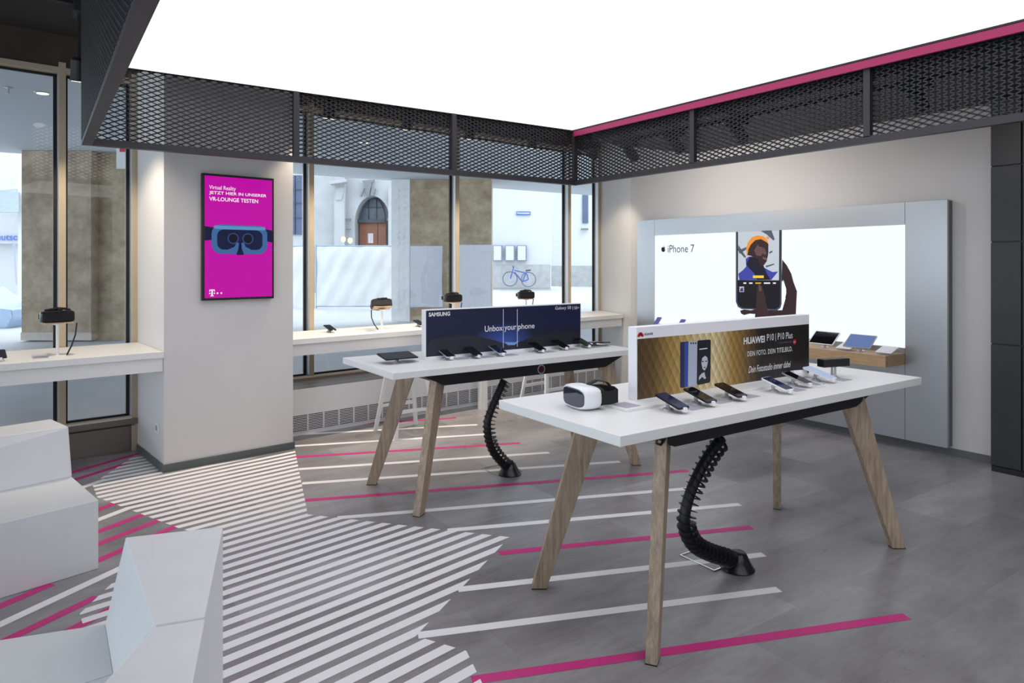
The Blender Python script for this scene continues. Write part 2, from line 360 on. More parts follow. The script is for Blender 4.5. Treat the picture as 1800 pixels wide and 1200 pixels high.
# ---------------------------------------------------------------- windows
GD = 0.905   # depth of the glass plane in the wall frame
def window_unit(name, s0, s1, mull, z0, z1, transom=None):
    """s0,s1: inner edges of the end posts; mull: (left,right) pairs of the mullion fronts"""
    root = empty(name, W((s0+s1)/2, 0.85), TH, kind='structure')
    fr = wall_mb()
    posts = [(s0-0.05, s0)]+list(mull)+[(s1, s1+0.05)]
    for a, c in posts: fr.box((a, 0.82, 0), (c, 0.93, 3.2))
    fr.box((s0-0.05, 0.821, z1), (s1+0.05, 0.93, z1+0.045)); fr.build('window_frame', M_BRONZE, root, bevel=0.002)
    rv = wall_mb()
    for a, c in list(mull)+[(s1, s1)]: rv.box((a-0.0015, 0.824, z0), (a, GD, z1))
    rv.build('frame_reveal', M_SILVER, root)
    sl = wall_mb(); sl.box((s0, 0.815, z0-0.012), (s1, GD, z0)); sl.build('window_sill', M_CREAM, root)
    edges = [s0]+[x for ac in mull for x in ac]+[s1]
    for i in range(0, len(edges), 2):
        a, c = edges[i], edges[i+1]
        g = wall_mb()
        for bb in ((a, z0, a+0.022, z1), (c-0.026, z0, c, z1), (a, z0, c, z0+0.018), (a, z1-0.02, c, z1)):
            g.box((bb[0], GD-0.008, bb[1]), (bb[2], GD+0.012, bb[3]))
        gk = g.build('gasket', M_GASKET, root)
        p = wall_mb(); p.box((a+0.01, GD, z0+0.01), (c-0.01, GD+0.006, z1-0.01)); p.build('glass_pane', M_GLASS, root)
    return root
w1 = window_unit('window_1', -4.40, -0.045, [(-2.45, -2.40), (-0.566, -0.516)], 0.292, 3.115)
b = wall_mb(); b.box((-4.45, 0.825, 0.0), (0, 0.88, 0.28)); b.box((-4.45, 0.80, 0.235), (0, 0.83, 0.28)); b.box((-4.45, 0.818, 0.22), (-0.02, 0.83, 0.225), 1)
b.box((-2.37, 0.818, 0.02), (-0.60, 0.826, 0.215)); b.box((-0.50, 0.818, 0.02), (-0.06, 0.826, 0.215)); b.build('kick_panel', [mat('taupe_dark_aluminium', (118, 108, 102), 0.45), M_GASKET], w1, bevel=0.002)
w2 = window_unit('window_2', 0.95, 5.836, [(1.545, 1.595), (3.350, 3.405), (5.232, 5.287)], 0.463, 3.115)
b = wall_mb(); b.box((0.9, 0.825, 0.30), (5.886, 0.88, 0.450)); b.box((0.9, 0.81, 0.405), (5.886, 0.83, 0.451)); b.box((0.9, 0.813, 0.355), (5.886, 0.83, 0.398)); b.build('window_rail', M_TAUPE, w2, bevel=0.002)

# radiator casing under the middle windows: leaning face with a slatted grille
rc = empty('radiator_cover', W(3.4, 0.6), TH, 'white radiator casing with a long slatted grille under the wide window', 'radiator cover')
b = wall_mb()
s0, s1 = 1.035, 5.66
b.hexa([(s0, 0.40, 0.0), (s1, 0.40, 0.0), (5.85, 0.805, 0.0), (s0, 0.805, 0.0)], [(s0, 0.40, 0.428), (s1, 0.40, 0.428), (5.85, 0.805, 0.428), (s0, 0.805, 0.428)])
b.build('casing', M_WHITE, rc)
b = wall_mb(); b.hexa([(s0, 0.415, 0.428), (s1, 0.415, 0.428), (5.84, 0.80, 0.428), (s0, 0.80, 0.428)], [(s0, 0.415, 0.431), (s1, 0.415, 0.431), (5.84, 0.80, 0.431), (s0, 0.80, 0.431)])
b.build('cover_plate', M_TAUPE, rc)
b = wall_mb(); b.box((s0, 0.60, 0.431), (5.72, 0.606, 0.4315)); b.box((s0, 0.405, 0.4275), (s1, 0.415, 0.4285)); b.build('plate_joint', M_GASKET, rc)
b = wall_mb(); GZ0, GZ1 = 0.037, 0.188
b.box((s0+0.01, 0.3985, GZ0), (s1-0.01, 0.40, GZ1)); b.build('grille_opening', M_GASKET, rc)
b = wall_mb(); NS = 10
for k in range(NS+1):
    z_ = GZ0+(GZ1-GZ0)*k/NS; b.box((s0+.01, 0.392, z_-0.0032), (s1-.01, 0.398, z_+0.0032))
s = s0+0.14
while s < s1-0.02:
    b.box((s-.006, 0.390, GZ0), (s+.006, 0.398, GZ1)); s += 0.158
b.build('grille', M_WHITE, rc)

# window benches
def bench(s0, s1, d0, label, legs=(), s1b=None):
    root = empty('window_bench', W((s0+s1)/2, (d0+0.8)/2), TH, label, 'bench counter', 'white counters along the windows')
    b = wall_mb(); b.hexa([(s0, d0, 0.875), (s1, d0, 0.875), (s1b or s1, 0.805, 0.875), (s0, 0.805, 0.875)], [(s0, d0, 0.922), (s1, d0, 0.922), (s1b or s1, 0.805, 0.922), (s0, 0.805, 0.922)]); b.build('worktop', M_WHITE, root, bevel=0.002)
    b = wall_mb(); b.box((s0, d0+0.03, 0.77), (s1, d0+0.05, 0.875)); b.build('fascia', M_WHITE, root, bevel=0.001)
    for s in legs:
        b = wall_mb(); b.box((s-0.045, d0+0.05, 0), (s+0.045, d0+0.11, 0.77)); b.build('support', M_WHITE, root)
    return root
bench(-4.4, -0.002, -0.01, 'white window counter left of the pillar carrying one black headset')
bench(1.022, 5.555, 0.13, 'long white window counter right of the pillar with headsets on stands', legs=(3.268,), s1b=5.87)
# socket on the pillar side
sk = empty('wall_socket', W(-0.004, 0.22, 0.30), TH, 'small white double socket low on the pillar side', 'socket')
b = wall_mb(); b.box((-0.012, 0.13, 0.27), (0, 0.21, 0.35)); b.build('plate', M_WHITE, sk, bevel=0.001)
b = wall_mb(); b.box((-0.014, 0.15, 0.29), (-0.012, 0.19, 0.33)); b.build('insert', mat('grey_insert', (150, 150, 150)), sk)

# ---------------------------------------------------------------- magenta screen on the pillar
def plane_px(O, U, V):
    N = U.cross(V)
    def g(u, v):
        p = at_plane(u, v, N, O)-O; return (p.dot(U), p.dot(V))
    return g
tv = empty('wall_screen', W(0.55, 0.0, 1.8), TH, 'upright magenta advertising screen with a blue headset on the pillar', 'screen')
OT = W(0.266, -0.045, 1.30)
b = MB(Matrix.Translation(W(0, 0, 0)) @ Matrix.Rotation(TH, 4, 'Z'))
b.box((0.266, -0.043, 1.300), (0.836, -0.002, 2.300)); b.build('housing', M_BLACK, tv, bevel=0.002)
TU, TV = E1, UP
E_MAG = emat('magenta', (188, 0, 160), 1.0)
b = world_mb(); b.slab([(0.016, 0.018), (0.554, 0.018), (0.554, 0.982), (0.016, 0.982)], 0.001, OT, TU, TV, off=-0.001); b.build('display', E_MAG, tv)
E_TXT = emat('screen_text', (250, 245, 250), 1.0)
text('Virtual Reality', OT, TU, TV, 0.050, 0.868, 0.205, 0.040, E_TXT, tv, bold=0.0, off=0.002)
text('JETZT HIER IN UNSERER', OT, TU, TV, 0.050, 0.832, 0.455, 0.031, E_TXT, tv, bold=0.010, off=0.002)
text('VR-LOUNGE TESTEN', OT, TU, TV, 0.050, 0.786, 0.385, 0.031, E_TXT, tv, bold=0.010, off=0.002)
# T and two dots
b = world_mb()
for q in ([(0.050,.064),(0.093,.064),(0.093,.082),(0.088,.082),(0.084,.071),(0.077,.071),(0.077,.038),(0.084,.034),(0.084,.030),(0.059,.030),(0.059,.034),(0.066,.038),(0.066,.071),(0.059,.071),(0.055,.082),(0.050,.082)],):
    b.slab([(x, y+0.004) for x, y in [(0.050,.066),(0.056,.066),(0.060,.076),(0.066,.076),(0.066,.036),(0.058,.033),(0.058,.029),(0.085,.029),(0.085,.033),(0.077,.036),(0.077,.076),(0.083,.076),(0.087,.066),(0.093,.066),(0.091,.082),(0.052,.082)]], 0.0005, OT, TU, TV, off=0.001)
for x0 in (0.050, 0.085): b.slab([(x0, 0.051), (x0+0.009, 0.051), (x0+0.009, 0.061), (x0, 0.061)], 0.0005, OT, TU, TV, off=0.001)
for x0 in (0.113, 0.142): b.slab(circle(x0, 0.056, 0.0065, 12), 0.0005, OT, TU, TV, off=0.001)
b.build('emblem', E_TXT, tv, label='white emblem with two dots')
# pictured headset
E_VB = emat('headset_blue', (62, 104, 158), 0.9); E_VD = emat('headset_navy', (14, 22, 60), 0.9); E_VL = emat('headset_light', (96, 146, 196), 0.9)
def pic(polys, m, off, name='picture', O=OT, U=TU, V=TV, par=tv):
    if len(polys) == 2:
        pic(polys[:1], m, off, name, O, U, V, par); polys = polys[1:]
    b = world_mb()
    for q in polys: b.slab(q, 0.0003, O, U, V, off=off)
    return b.build(name, m, par)
pic([[(0.016,0.47),(0.09,0.48),(0.09,0.575),(0.016,0.585)], [(0.50,0.475),(0.554,0.465),(0.554,0.565),(0.50,0.575)]], E_VD, 0.001, 'pictured_strap')
pic([rrect(0.068, 0.368, 0.512, 0.600, 0.072)], E_VB, 0.0015, 'pictured_headset')
pic([rrect(0.085, 0.565, 0.495, 0.592, 0.013)], E_VL, 0.0019, 'pictured_highlight')
pic([rrect(0.110, 0.402, 0.472, 0.562, 0.05), [(0.262,0.36),(0.318,0.36),(0.33,0.45),(0.25,0.45)]], E_VD, 0.0019, 'pictured_visor')
pic([[(0.200,0.385),(0.262,0.372),(0.275,0.41),(0.280,0.455),(0.262,0.462),(0.245,0.425),(0.200,0.405)],[(0.378,0.385),(0.318,0.372),(0.303,0.41),(0.300,0.455),(0.318,0.462),(0.335,0.425),(0.378,0.405)]], E_VB, 0.0023, 'pictured_nose_rest')
pic([circle(0.235,0.492,0.045,20), circle(0.352,0.492,0.045,20)], emat('lens_ring', (46, 72, 128), 0.9), 0.0023, 'pictured_lens_ring')
pic([circle(0.235,0.492,0.036,20), circle(0.352,0.492,0.036,20)], emat('lens_dark', (10, 12, 30), 0.9), 0.0027, 'pictured_lens')

# ---------------------------------------------------------------- luminous ceiling with mesh skirt
CX0, CX1, CY1, CY0 = 0.246, 4.51, 5.40, -2.6
ZB, ZL = 2.38, 2.93
cn = empty('light_canopy', (2.4, 1.4, ZB), 0, 'large glowing ceiling panel framed by a dark expanded-metal skirt', 'ceiling light')
b = world_mb(); b.box((CX0+0.03, CY0+.03, ZL), (CX1-0.06, CY1-0.03, ZL+0.04))
b.build('light_panel', mat('light_fabric', (247, 247, 252), emit=CEIL_LIGHT), cn, label='glowing white stretched fabric')
def mesh_panel(p, q, z0, z1):
    """expanded metal between plan points p,q: zig-zag strands of slanted ribbon"""
    p = Vector((p[0], p[1], 0)); q = Vector((q[0], q[1], 0)); L = (q-p).length; d = (q-p).normalized(); n = Vector((-d.y, d.x, 0))
    hx = 0.0375; h = 0.0165; nx = int(L/hx); nz = int((z1-z0)/h)
    mb = world_mb(); mb.closed = False; vs = mb.v
    for i in range(nz):
        o = len(vs)
        for k in range(nx+1):
            lowk = (k+i) % 2 == 0
            zc = z0+i*h+(0.0 if lowk else h)
            c = p+d*(k*hx); c.z = zc
            # ribbon 3 mm thick, 11 mm deep, leaning
            for a, e in ((-0.006, -0.0062), (0.006, -0.0024), (0.006, 0.0060), (-0.006, 0.0022)): vs.append(c+n*a+UP*e)
        for k in range(nx):
            a = o+k*4; c2 = a+4
            for j in range(4): mb.f.append([a+j, a+(j+1) % 4, c2+(j+1) % 4, c2+j]); mb.m.append(0)
    return mb
for p, q, zt in (((CX0, CY0), (CX0, CY1), 3.40), ((CX0, CY1), (CX1, CY1), 3.40), ((CX1, CY1), (CX1, CY0), 3.40)):
    mesh_panel(p, q, ZB+0.03, zt).build('mesh_skirt', M_MESH, cn)
b = world_mb()
b.box((CX0-0.003, CY0, ZB), (CX0+0.055, CY1, ZB+0.035)); b.box((CX0+0.055, CY1-0.05, ZB), (CX1+0.0, CY1+0.003, ZB+0.045)); b.box((CX1-0.045, CY0, ZB), (CX1+0.003, CY1, ZB+0.045))
b.build('bottom_rail', M_MESHF, cn)
b = world_mb(); b.box((CX0+0.02, CY0, ZL-0.012), (CX0+0.05, CY1, ZL+0.05)); b.box((CX0+0.03, CY1-0.04, ZL-0.004), (CX1-0.03, CY1-0.01, ZL+0.05)); b.box((CX1-0.075, CY0, ZL-0.012), (CX1-0.06, CY1-0.03, ZL+0.05)); b.build('panel_frame', M_BLACKM, cn)
for x in (1.66, 3.07, CX1-0.03):
    b = world_mb(); b.box((x-0.022, CY1-0.045, ZB+0.04), (x+0.022, CY1-0.005, ZL)); b.build('post', M_MESHF, cn)
for y in (3.85, 2.39, 0.94, -0.5):
    b = world_mb(); b.box((CX1-0.045, y-0.022, ZB+0.04), (CX1-0.006, y+0.022, ZL)); b.build('post', M_MESHF, cn)
b = world_mb(); b.box((CX1-0.072, CY0, ZL-0.066), (CX1-0.050, CY1-0.05, ZL-0.014)); b.build('magenta_strip', M_MAG, cn, label='magenta edge strip')

# ---------------------------------------------------------------- track spotlights between canopy and windows
tr = wall_mb(); tr.box((-4.4, -0.12, 3.385), (5.4, -0.08, 3.419)); tag(tr.build('light_track', M_BLACKM), 'black ceiling track over the window counters', 'lighting track', kind=None)
tr = world_mb(); tr.box((4.98, 0.5, 2.83), (5.02, 5.35, 2.86)); tag(tr.build('light_track', M_BLACKM), 'black ceiling track under the dark bulkhead at right', 'lighting track')
def spotlight(loc, target, top, label, power, size=104, group='black track spotlights', col=(1.0, 0.84, 0.64)):
    loc = Vector(loc); target = Vector(target); dr = (target-loc).normalized()
    root = empty('track_spotlight', loc, 0, label, 'spotlight', group)
    b = world_mb(); a = loc-dr*0.16; ref = dr.orthogonal().normalized()
    b.tube([a, a+dr*0.02, loc-dr*0.012, loc], [0.035, 0.052, 0.052, 0.056], 20); b.build('lamp_head', M_BLACKM, root, smooth=True)
    b = world_mb(); b.tube([loc-dr*0.001, loc+dr*0.003], 0.046, 20); b.build('lens', mat('spot_lens', (255, 236, 205), emit=3.0), root)
    b = world_mb(); m = loc-dr*0.12; b.bar(m, (m.x, m.y, top-0.03), 0.02, 0.02); b.box((m.x-0.035, m.y-0.10, top-0.07), (m.x+0.035, m.y+0.10, top-0.0)); b.build('bracket', M_BLACKM, root)
    ld = bpy.data.lights.new('spot', 'SPOT'); ld.energy = power; ld.color = col; ld.spot_size = math.radians(size); ld.spot_blend = 0.5; ld.shadow_soft_size = 0.035
    lo = bpy.data.objects.new('spot_beam', ld); COL.objects.link(lo); lo.parent = root; lo.location = dr*0.012
    lo.rotation_euler = dr.to_track_quat('-Z', 'Y').to_euler()
    return root
names = ['left of the mesh corner', 'above the pillar end of the long window counter', 'second along the long window counter', 'third along the long window counter', 'near the far mesh corner']
for i, (s, nm) in enumerate(zip((-0.57, 1.30, 2.10, 2.85, 3.72), names)):
    spotlight(W(s, -0.10, 2.86), W(s+0.05, 0.42, 0.92), 3.385, 'black track spotlight '+nm, SPOT_W)
spotlight(W(4.72, -0.10, 2.86), W(5.5, 0.62, 0.9), 3.385, 'black track spotlight in the window corner beside the return wall', SPOT_W*0.6, 80)
for x, y, nm, k in ((5.0, 5.05, 'nearest the far mesh corner', 1.0), (5.0, 4.45, 'second from the far mesh corner', 1.0), (5.0, 3.75, 'over the middle of the silver display wall', 0.8), (5.0, 2.3, 'over the near end of the silver display wall', 0.3)):
    spotlight((x, y, 2.66), (XR, y+0.15, 1.75), 2.83, 'black spotlight under the bulkhead, '+nm, SPOT_W*0.30*k, 125, col=(1.0, 0.93, 0.86))


# ---------------------------------------------------------------- silver display wall at the right
PX = 6.15
dw = empty('display_wall', (PX, 4.4, 0.06), 0, 'large brushed silver display wall with a glowing phone advert screen', 'display wall')
PY0, PY1, PZ0, PZ1 = 2.622, 6.17, 0.075, 2.117
SY0, SY1, SZ0, SZ1 = 2.957, 5.88, 0.862, 1.925
b = world_mb()
g = 0.0015
for a0, a1, c0, c1 in ((SY1+g, PY1, PZ0, PZ1), (PY0, SY0-g, PZ0, PZ1), (SY0+g, SY1-g, SZ1, PZ1), (SY0+g, SY1-g, PZ0, SZ0-0.006)):
    b.box((PX, a0, c0), (PX+0.03, a1, c1))
b.build('frame_panel', M_BRUSH, dw, bevel=0.0008)
b = world_mb(); b.box((PX+0.03, PY0+0.004, PZ0+0.004), (XR-0.001, PY1-0.004, PZ1-0.004)); b.build('back_box', M_BRUSHD, dw)
UU, VV = Vector((0, -1, 0)), UP      # reading direction on the screen: left is +y
OD = Vector((PX+0.006, SY1, SZ0))
E_SCR = emat('display_white', (236, 241, 250), 1.12)
b = world_mb(); b.slab([(0, 0), (SY1-SY0, 0), (SY1-SY0, SZ1-SZ0), (0, SZ1-SZ0)], 0.002, OD, UU, VV, off=-0.002); b.build('display', E_SCR, dw)
sp = plane_px(OD, UU, VV)
def spoly(pts, m, off, name): return pic([[sp(*p) for p in pts]], m, off, name, OD, UU, VV, dw)
E_K = emat('ad_black', (30, 32, 42), 1.0)
a0 = sp(1174, 441.5); a1 = sp(1221, 430)
text('iPhone 7', OD, UU, VV, a0[0], a0[1]-0.016, a1[0]-a0[0]-0.005, 0.088, emat('ad_grey', (62, 66, 80), 1.0), dw, off=0.001, name='advert_lettering')
ax, ay = sp(1166, 442)   # fruit emblem
ap = [(0,-.30),(.14,-.33),(.30,-.22),(.40,.0),(.30,.06),(.27,.2),(.36,.33),(.22,.42),(.08,.38),(0,.34),(-.12,.39),(-.28,.37),(-.38,.2),(-.38,.0),(-.28,-.24),(-.14,-.33)]
sc_ = 0.080
b = world_mb(); b.slab([(ax+x*sc_, ay+0.022+y*sc_) for x, y in reversed(ap)], 0.0003, OD, UU, VV, off=0.001); b.slab([(ax+x*sc_, ay+0.022+y*sc_) for x, y in [(0,.44),(.12,.48),(.18,.62),(.04,.56)]], 0.0003, OD, UU, VV, off=0.001)
b.build('fruit_emblem', E_K, dw)
SK = emat('skin_dark', (52, 36, 40), 1.0); SK2 = emat('skin_mid', (104, 74, 78), 1.0)
# the hand behind and beside the pictured phone (pixel outlines are unprojected on to the screen plane)
spoly([(1375,456),(1383,466),(1391,481),(1395,496),(1401,512),(1400,530),(1399,553),(1397,584),(1330,586),(1327,560),(1328,550),(1345,545),(1375,545),(1381,524),(1376,508),(1374,490)], SK, 0.0004, 'pictured_hand')
spoly([(1377,492),(1382,507),(1382,516),(1380,525),(1375.5,512),(1375,495)], E_SCR, 0.0006, 'pictured_gap')
spoly([(1301,546),(1308,543.5),(1320,545),(1330,543),(1330,552),(1318,551),(1308,553.5),(1303,551)], SK, 0.0004, 'pictured_thumb')
spoly([(1293.5,404),(1293.5,530),(1297,539),(1304,543),(1366,545.5),(1372,541),(1374,534),(1374.5,402)], emat('phone_edge', (70, 74, 96), 1.0), 0.0008, 'pictured_phone')
spoly([(1296,404),(1296,530),(1299,537),(1306,541),(1364,543),(1370,539),(1371.5,533),(1372,402)], emat('phone_front', (20, 21, 30), 1.0), 0.0012, 'pictured_phone_front')
spoly([(1297.5,406.7),(1297.5,492),(1369.5,492.5),(1370,403)], emat('photo_ground', (196, 204, 214), 1.0), 0.0016, 'pictured_photo')
for q in ([(1336,405),(1356,404),(1362,420),(1360,423),(1348,412)], [(1298,440),(1312,434),(1316,436),(1300,446)], [(1298,430),(1312,452),(1309,453),(1297.5,440)], [(1346,467),(1361,463),(1361,465),(1347,470)],[(1352,443),(1358,440),(1358,443),(1353,446)]):
    spoly(q, emat('photo_dark', (84, 90, 104), 1.0), 0.0020, 'pictured_background')
spoly([(1300,492),(1298,481),(1307,474),(1312,468),(1311,455),(1316,451),(1338,449),(1343,470),(1358,478),(1368,477),(1360,487),(1356,492)], emat('jacket_blue', (66, 70, 164), 1.0), 0.0024, 'pictured_jacket')
spoly([(1318,452),(1338,451),(1342,466),(1348,480),(1355,492),(1331,492),(1326,480),(1316,470),(1312,464)], emat('jacket_navy', (24, 26, 44), 1.0), 0.0028, 'pictured_collar')
spoly([(1313,448),(1316,430),(1322,420),(1332,419),(1346,421),(1351,428),(1351,436),(1351,444),(1350,450),(1348,459),(1343,466),(1336,468),(1334,456),(1322,450)], SK, 0.0032, 'pictured_face')
spoly([(1332,430),(1340,433),(1342,443),(1338,450),(1330,449),(1326,440)], SK2, 0.0036, 'pictured_cheek')
spoly([(1342,434),(1346,440),(1348,446),(1344,448),(1341,444)], SK2, 0.0036, 'pictured_nose')
spoly([(1341,451),(1349,454),(1348,457),(1341,455)], emat('lip', (120, 82, 88), 1.0), 0.0036, 'pictured_mouth')
spoly([(1334,431),(1342,432),(1341,434),(1334,433)], E_K, 0.0040, 'pictured_eye')
spoly([(1313,450),(1312,436),(1315,426),(1322,417),(1332,413.5),(1342,415),(1349,421),(1351.5,429),(1347,425),(1338,420),(1328,422),(1320,430),(1316,438),(1314,450)], emat('beanie_orange', (238, 148, 52), 1.0), 0.0040, 'pictured_beanie')
spoly([(1346.5,418),(1350,415),(1353,417),(1351,421)], emat('beanie_orange', (238, 148, 52), 1.0), 0.0036, 'pictured_beanie')
spoly([(1324,484),(1343,484),(1343,488.5),(1324,488.5)], emat('label_yellow', (244, 208, 72), 1.0), 0.0044, 'pictured_button')
for x0, x1, mm in ((1307,1312,E_TXT),(1317,1323,E_TXT),(1328,1338,emat('label_gold', (226, 180, 60), 1.0)),(1343,1354,E_TXT),(1359,1364,E_TXT)):
    spoly([(x0,496.3),(x1,496.3),(x1,498.6),(x0,498.6)], mm, 0.0020, 'pictured_caption')
spoly([(1300,503.5),(1308,503.5),(1308,513),(1300,513)], emat('thumb_white', (200, 190, 200), 1.0), 0.0020, 'pictured_thumbnail')
spoly([(1302,507),(1306,505),(1307,512),(1301,512)], emat('thumb_blue', (60, 50, 130), 1.0), 0.0024, 'pictured_thumbnail')
spoly([(1334,499),(1340,503),(1345,520),(1351,552),(1353,560),(1327,560),(1329,540),(1330,520),(1331,505)], emat('thumb_skin', (58, 40, 44), 1.0), 0.0028, 'pictured_thumb')
spoly([(1334,500),(1338,503),(1339,511),(1335,512)], SK2, 0.0032, 'pictured_thumb_nail')

# wooden shelf under the screen
sh = empty('wall_shelf', (6.0, 4.4, 0.77), 0, 'light oak shelf under the glowing white screen', 'shelf')
b = world_mb(); b.box((5.824, SY0, 0.722), (PX-0.001, SY1, 0.818)); b.build('shelf_board', M_SHELF, sh, bevel=0.001)
SHZ = 0.818
# dark cabinet column at the far right
dc = empty('wall_cabinet', (XR, 1.6, 0), 0, 'tall anthracite wall cabinet with stacked doors at the right edge', 'cabinet')
b = world_mb(); b.box((6.05, 0.4, 0.0), (XR-0.001, 2.266, 2.855)); b.build('carcass', M_BLACK, dc)
CXF = 6.235
b = None
dj = [0.05, 0.812, 1.755-0.0, 2.44, 2.855]
def zat(v, y): 
    p = at_plane(1765, v, Vector((1, 0, 0)), Vector((6.03, 0, 0))); return p.z
zs = [0.045, zat(605.5, 0), zat(425, 0), zat(291, 0), 2.855]
for yb in (2.264, 2.056, 1.848, 1.64, 1.43, 1.22):
    for k in range(4):
        b = world_mb(); b.box((6.03, yb-0.197, zs[k]+0.005), (6.055, yb, zs[k+1]-0.005)); b.build('door', M_DARKCAB, dc, bevel=0.001)
b = world_mb(); b.box((6.035, 0.4, 0.0), (6.049, 2.262, 0.04)); b.build('plinth', M_BLACK, dc)

# ================================================================== DISPLAY TABLES
def display_table(name_label, x0, x1, y0, y1, zt, feet, ztop_leg=0.9):
    root = empty('display_table', ((x0+x1)/2, (y0+y1)/2, 0), 0, name_label, 'table', 'white display tables with splayed oak legs')
    b = world_mb(); b.box((x0, y0, zt-0.042), (x1, y1, zt)); b.build('tabletop', M_WHITE, root, bevel=0.0025)
    zt2 = zt-0.042
    fx0, fx1, fy0, fy1 = feet
    cx, cy = (fx0+fx1)/2, (fy0+fy1)/2
    for sx in (-1, 1):
        for sy in (-1, 1):
            foot = Vector((cx+sx*(fx1-fx0)/2, cy+sy*(fy1-fy0)/2, 0)); u = Vector((-sx*0.23, -sy*0.155, 0)); top = foot+u; top.z = zt2-0.001
            d = u.normalized(); n = Vector((-d.y, d.x, 0))
            wb_, wt_, th = 0.036, 0.066, 0.027
            lo = [foot-d*wb_-n*th*0.9, foot+d*wb_-n*th*0.9, foot+d*wb_+n*th*0.9, foot-d*wb_+n*th*0.9]
            hi = [top-d*wt_-n*th, top+d*wt_-n*th, top+d*wt_+n*th, top-d*wt_+n*th]
            b = world_mb(); b.hexa([p+Vector((0, 0, 0.004)) for p in lo], hi); lg = b.build('leg', M_LEG, root, bevel=0.002)
            b = world_mb(); b.hexa(lo, [p+Vector((0, 0, 0.0045)) for p in lo]); b.build('foot_glide', M_BLACK, lg)
    # black cable trough: a shallow hopper hanging under the top
    ax0, ax1, ay0, ay1 = fx0+0.02, fx1-0.02, cy-0.30, cy+0.30
    b = world_mb(); b.hexa([(ax0+0.22, ay0+0.02, zt2-0.10), (ax1-0.22, ay0+0.02, zt2-0.10), (ax1-0.22, ay1-0.02, zt2-0.10), (ax0+0.22, ay1-0.02, zt2-0.10)],
                          [(ax0, ay0, zt2-0.0005), (ax1, ay0, zt2-0.0005), (ax1, ay1, zt2-0.0005), (ax0, ay1, zt2-0.0005)])
    b.build('cable_trough', M_BLACKM, root)
    return root, ay0, zt2
NT = 0.943
FT = 0.925
t1, ay, zt2 = display_table('white display table in the foreground carrying the gold phone advert sign', 1.815, 4.165, 1.910, 2.742, NT, (2.035, 3.975, 1.955, 2.715))
b = world_mb(); b.tube([(2.16, 2.02, zt2-0.012), (2.13, 2.02, zt2-0.03), (2.125, 2.02, zt2-0.055), (2.15, 2.02, zt2-0.065), (2.17, 2.02, zt2-0.05)], 0.006, 8); b.build('cable_hook', M_BLACK, t1)
t2, ay2, zt3 = display_table('white display table behind, carrying the dark blue phone advert sign', 1.785, 3.86, 3.865, 4.705, FT, (1.99, 3.90, 3.925, 4.665))
c0 = Vector((3.02, ay2+0.012, 0.822)); 
b = world_mb(); b.tube([c0+Vector((0, -0.006, 0)), c0+Vector((0, 0.01, 0))], 0.034, 24); rg = b.build('lock_ring', M_CHROME, t2, label='chrome ring')
b = world_mb(); b.tube([c0+Vector((0, -0.0075, 0)), c0+Vector((0, -0.003, 0))], 0.026, 24); b.build('lock_insert', mat('dark_red_insert', (70, 16, 30), 0.3), rg)

# ---------------------------------------------------------------- spiral cable hoses
def hose(pts, ybase, label):
    P = [Vector(p) for p in pts]
    root = empty('cable_hose', (P[-1].x, P[-1].y, 0), 0, label, 'cable hose', 'black spiral cable hoses under the tables')
    # smooth path (Catmull-Rom)
    path = []
    Q = [P[0]*2-P[1]]+P+[P[-1]*2-P[-2]]
    for i in range(1, len(Q)-2):
        for k in range(12):
            t = k/12; a, b_, c, d = Q[i-1], Q[i], Q[i+1], Q[i+2]
            path.append(0.5*((2*b_)+(c-a)*t+(2*a-5*b_+4*c-d)*t*t+(3*b_-a-3*c+d)*t**3))
    path.append(P[-1])
    b = world_mb(); b.tube(path, 0.027, 14); b.build('hose_core', M_BLACK, root, smooth=True)
    # spiral fins: a helical ribbon round the core, bulging to one side
    L = [0]
    for i in range(1, len(path)): L.append(L[-1]+(path[i]-path[i-1]).length)
    tot = L[-1]; turns = int(tot/0.034); N = turns*16
    fin = world_mb(); fin.closed = False; ref = Vector((0, 1, 0)); prev = None
    for k in range(N+1):
        s = tot*k/N
        i = max(j for j in range(len(L)) if L[j] <= s+1e-9); i = min(i, len(path)-2)
        f_ = (s-L[i])/max(1e-6, L[i+1]-L[i]); c = path[i].lerp(path[i+1], f_); tg = (path[i+1]-path[i]).normalized()
        e1 = ref.cross(tg).normalized(); e2 = tg.cross(e1)
        if e1.x < 0: e1 = -e1
        a = 2*math.pi*turns*k/N; dr = e1*math.cos(a)+e2*math.sin(a)
        out = 0.047+0.015*math.cos(a)
        o = len(fin.v); fin.v += [c+dr*(out-0.012-0.012*max(0, math.cos(a)))-tg*0.003, c+dr*out-tg*0.001, c+dr*out+tg*0.001, c+dr*(out-0.012-0.012*max(0, math.cos(a)))+tg*0.003]
        if prev is not None:
            for j in range(4): fin.f.append([prev+j, prev+(j+1) % 4, o+(j+1) % 4, o+j]); fin.m.append(0)
        prev = o
    fin.build('spiral_fin', M_BLACK, root)
    e = P[-1]; b = world_mb(); b.lathe([(0.085, 0.0), (0.088, 0.006), (0.080, 0.014), (0.060, 0.05), (0.044, 0.085), (0.036, 0.09)], (e.x, e.y, 0), 28); b.build('floor_cone', mat('black_rubber', (22, 22, 24), 0.3), root, smooth=True)
    return root
def on_y(u, v, y):
    return at_plane(u, v, Vector((0, 1, 0)), Vector((0, y, 0)))
h1 = [on_y(u, v, 2.29) for u, v in [(1268, 770), (1246, 800), (1224, 840), (1209, 880), (1203, 915), (1208, 940), (1222, 962), (1248, 976), (1275, 984), (1290, 990)]]
h1.append(Vector((h1[-1].x+0.03, 2.29, 0.05)))
hose(h1, 2.29, 'black spiral cable hose under the foreground table, foot on the grey floor')
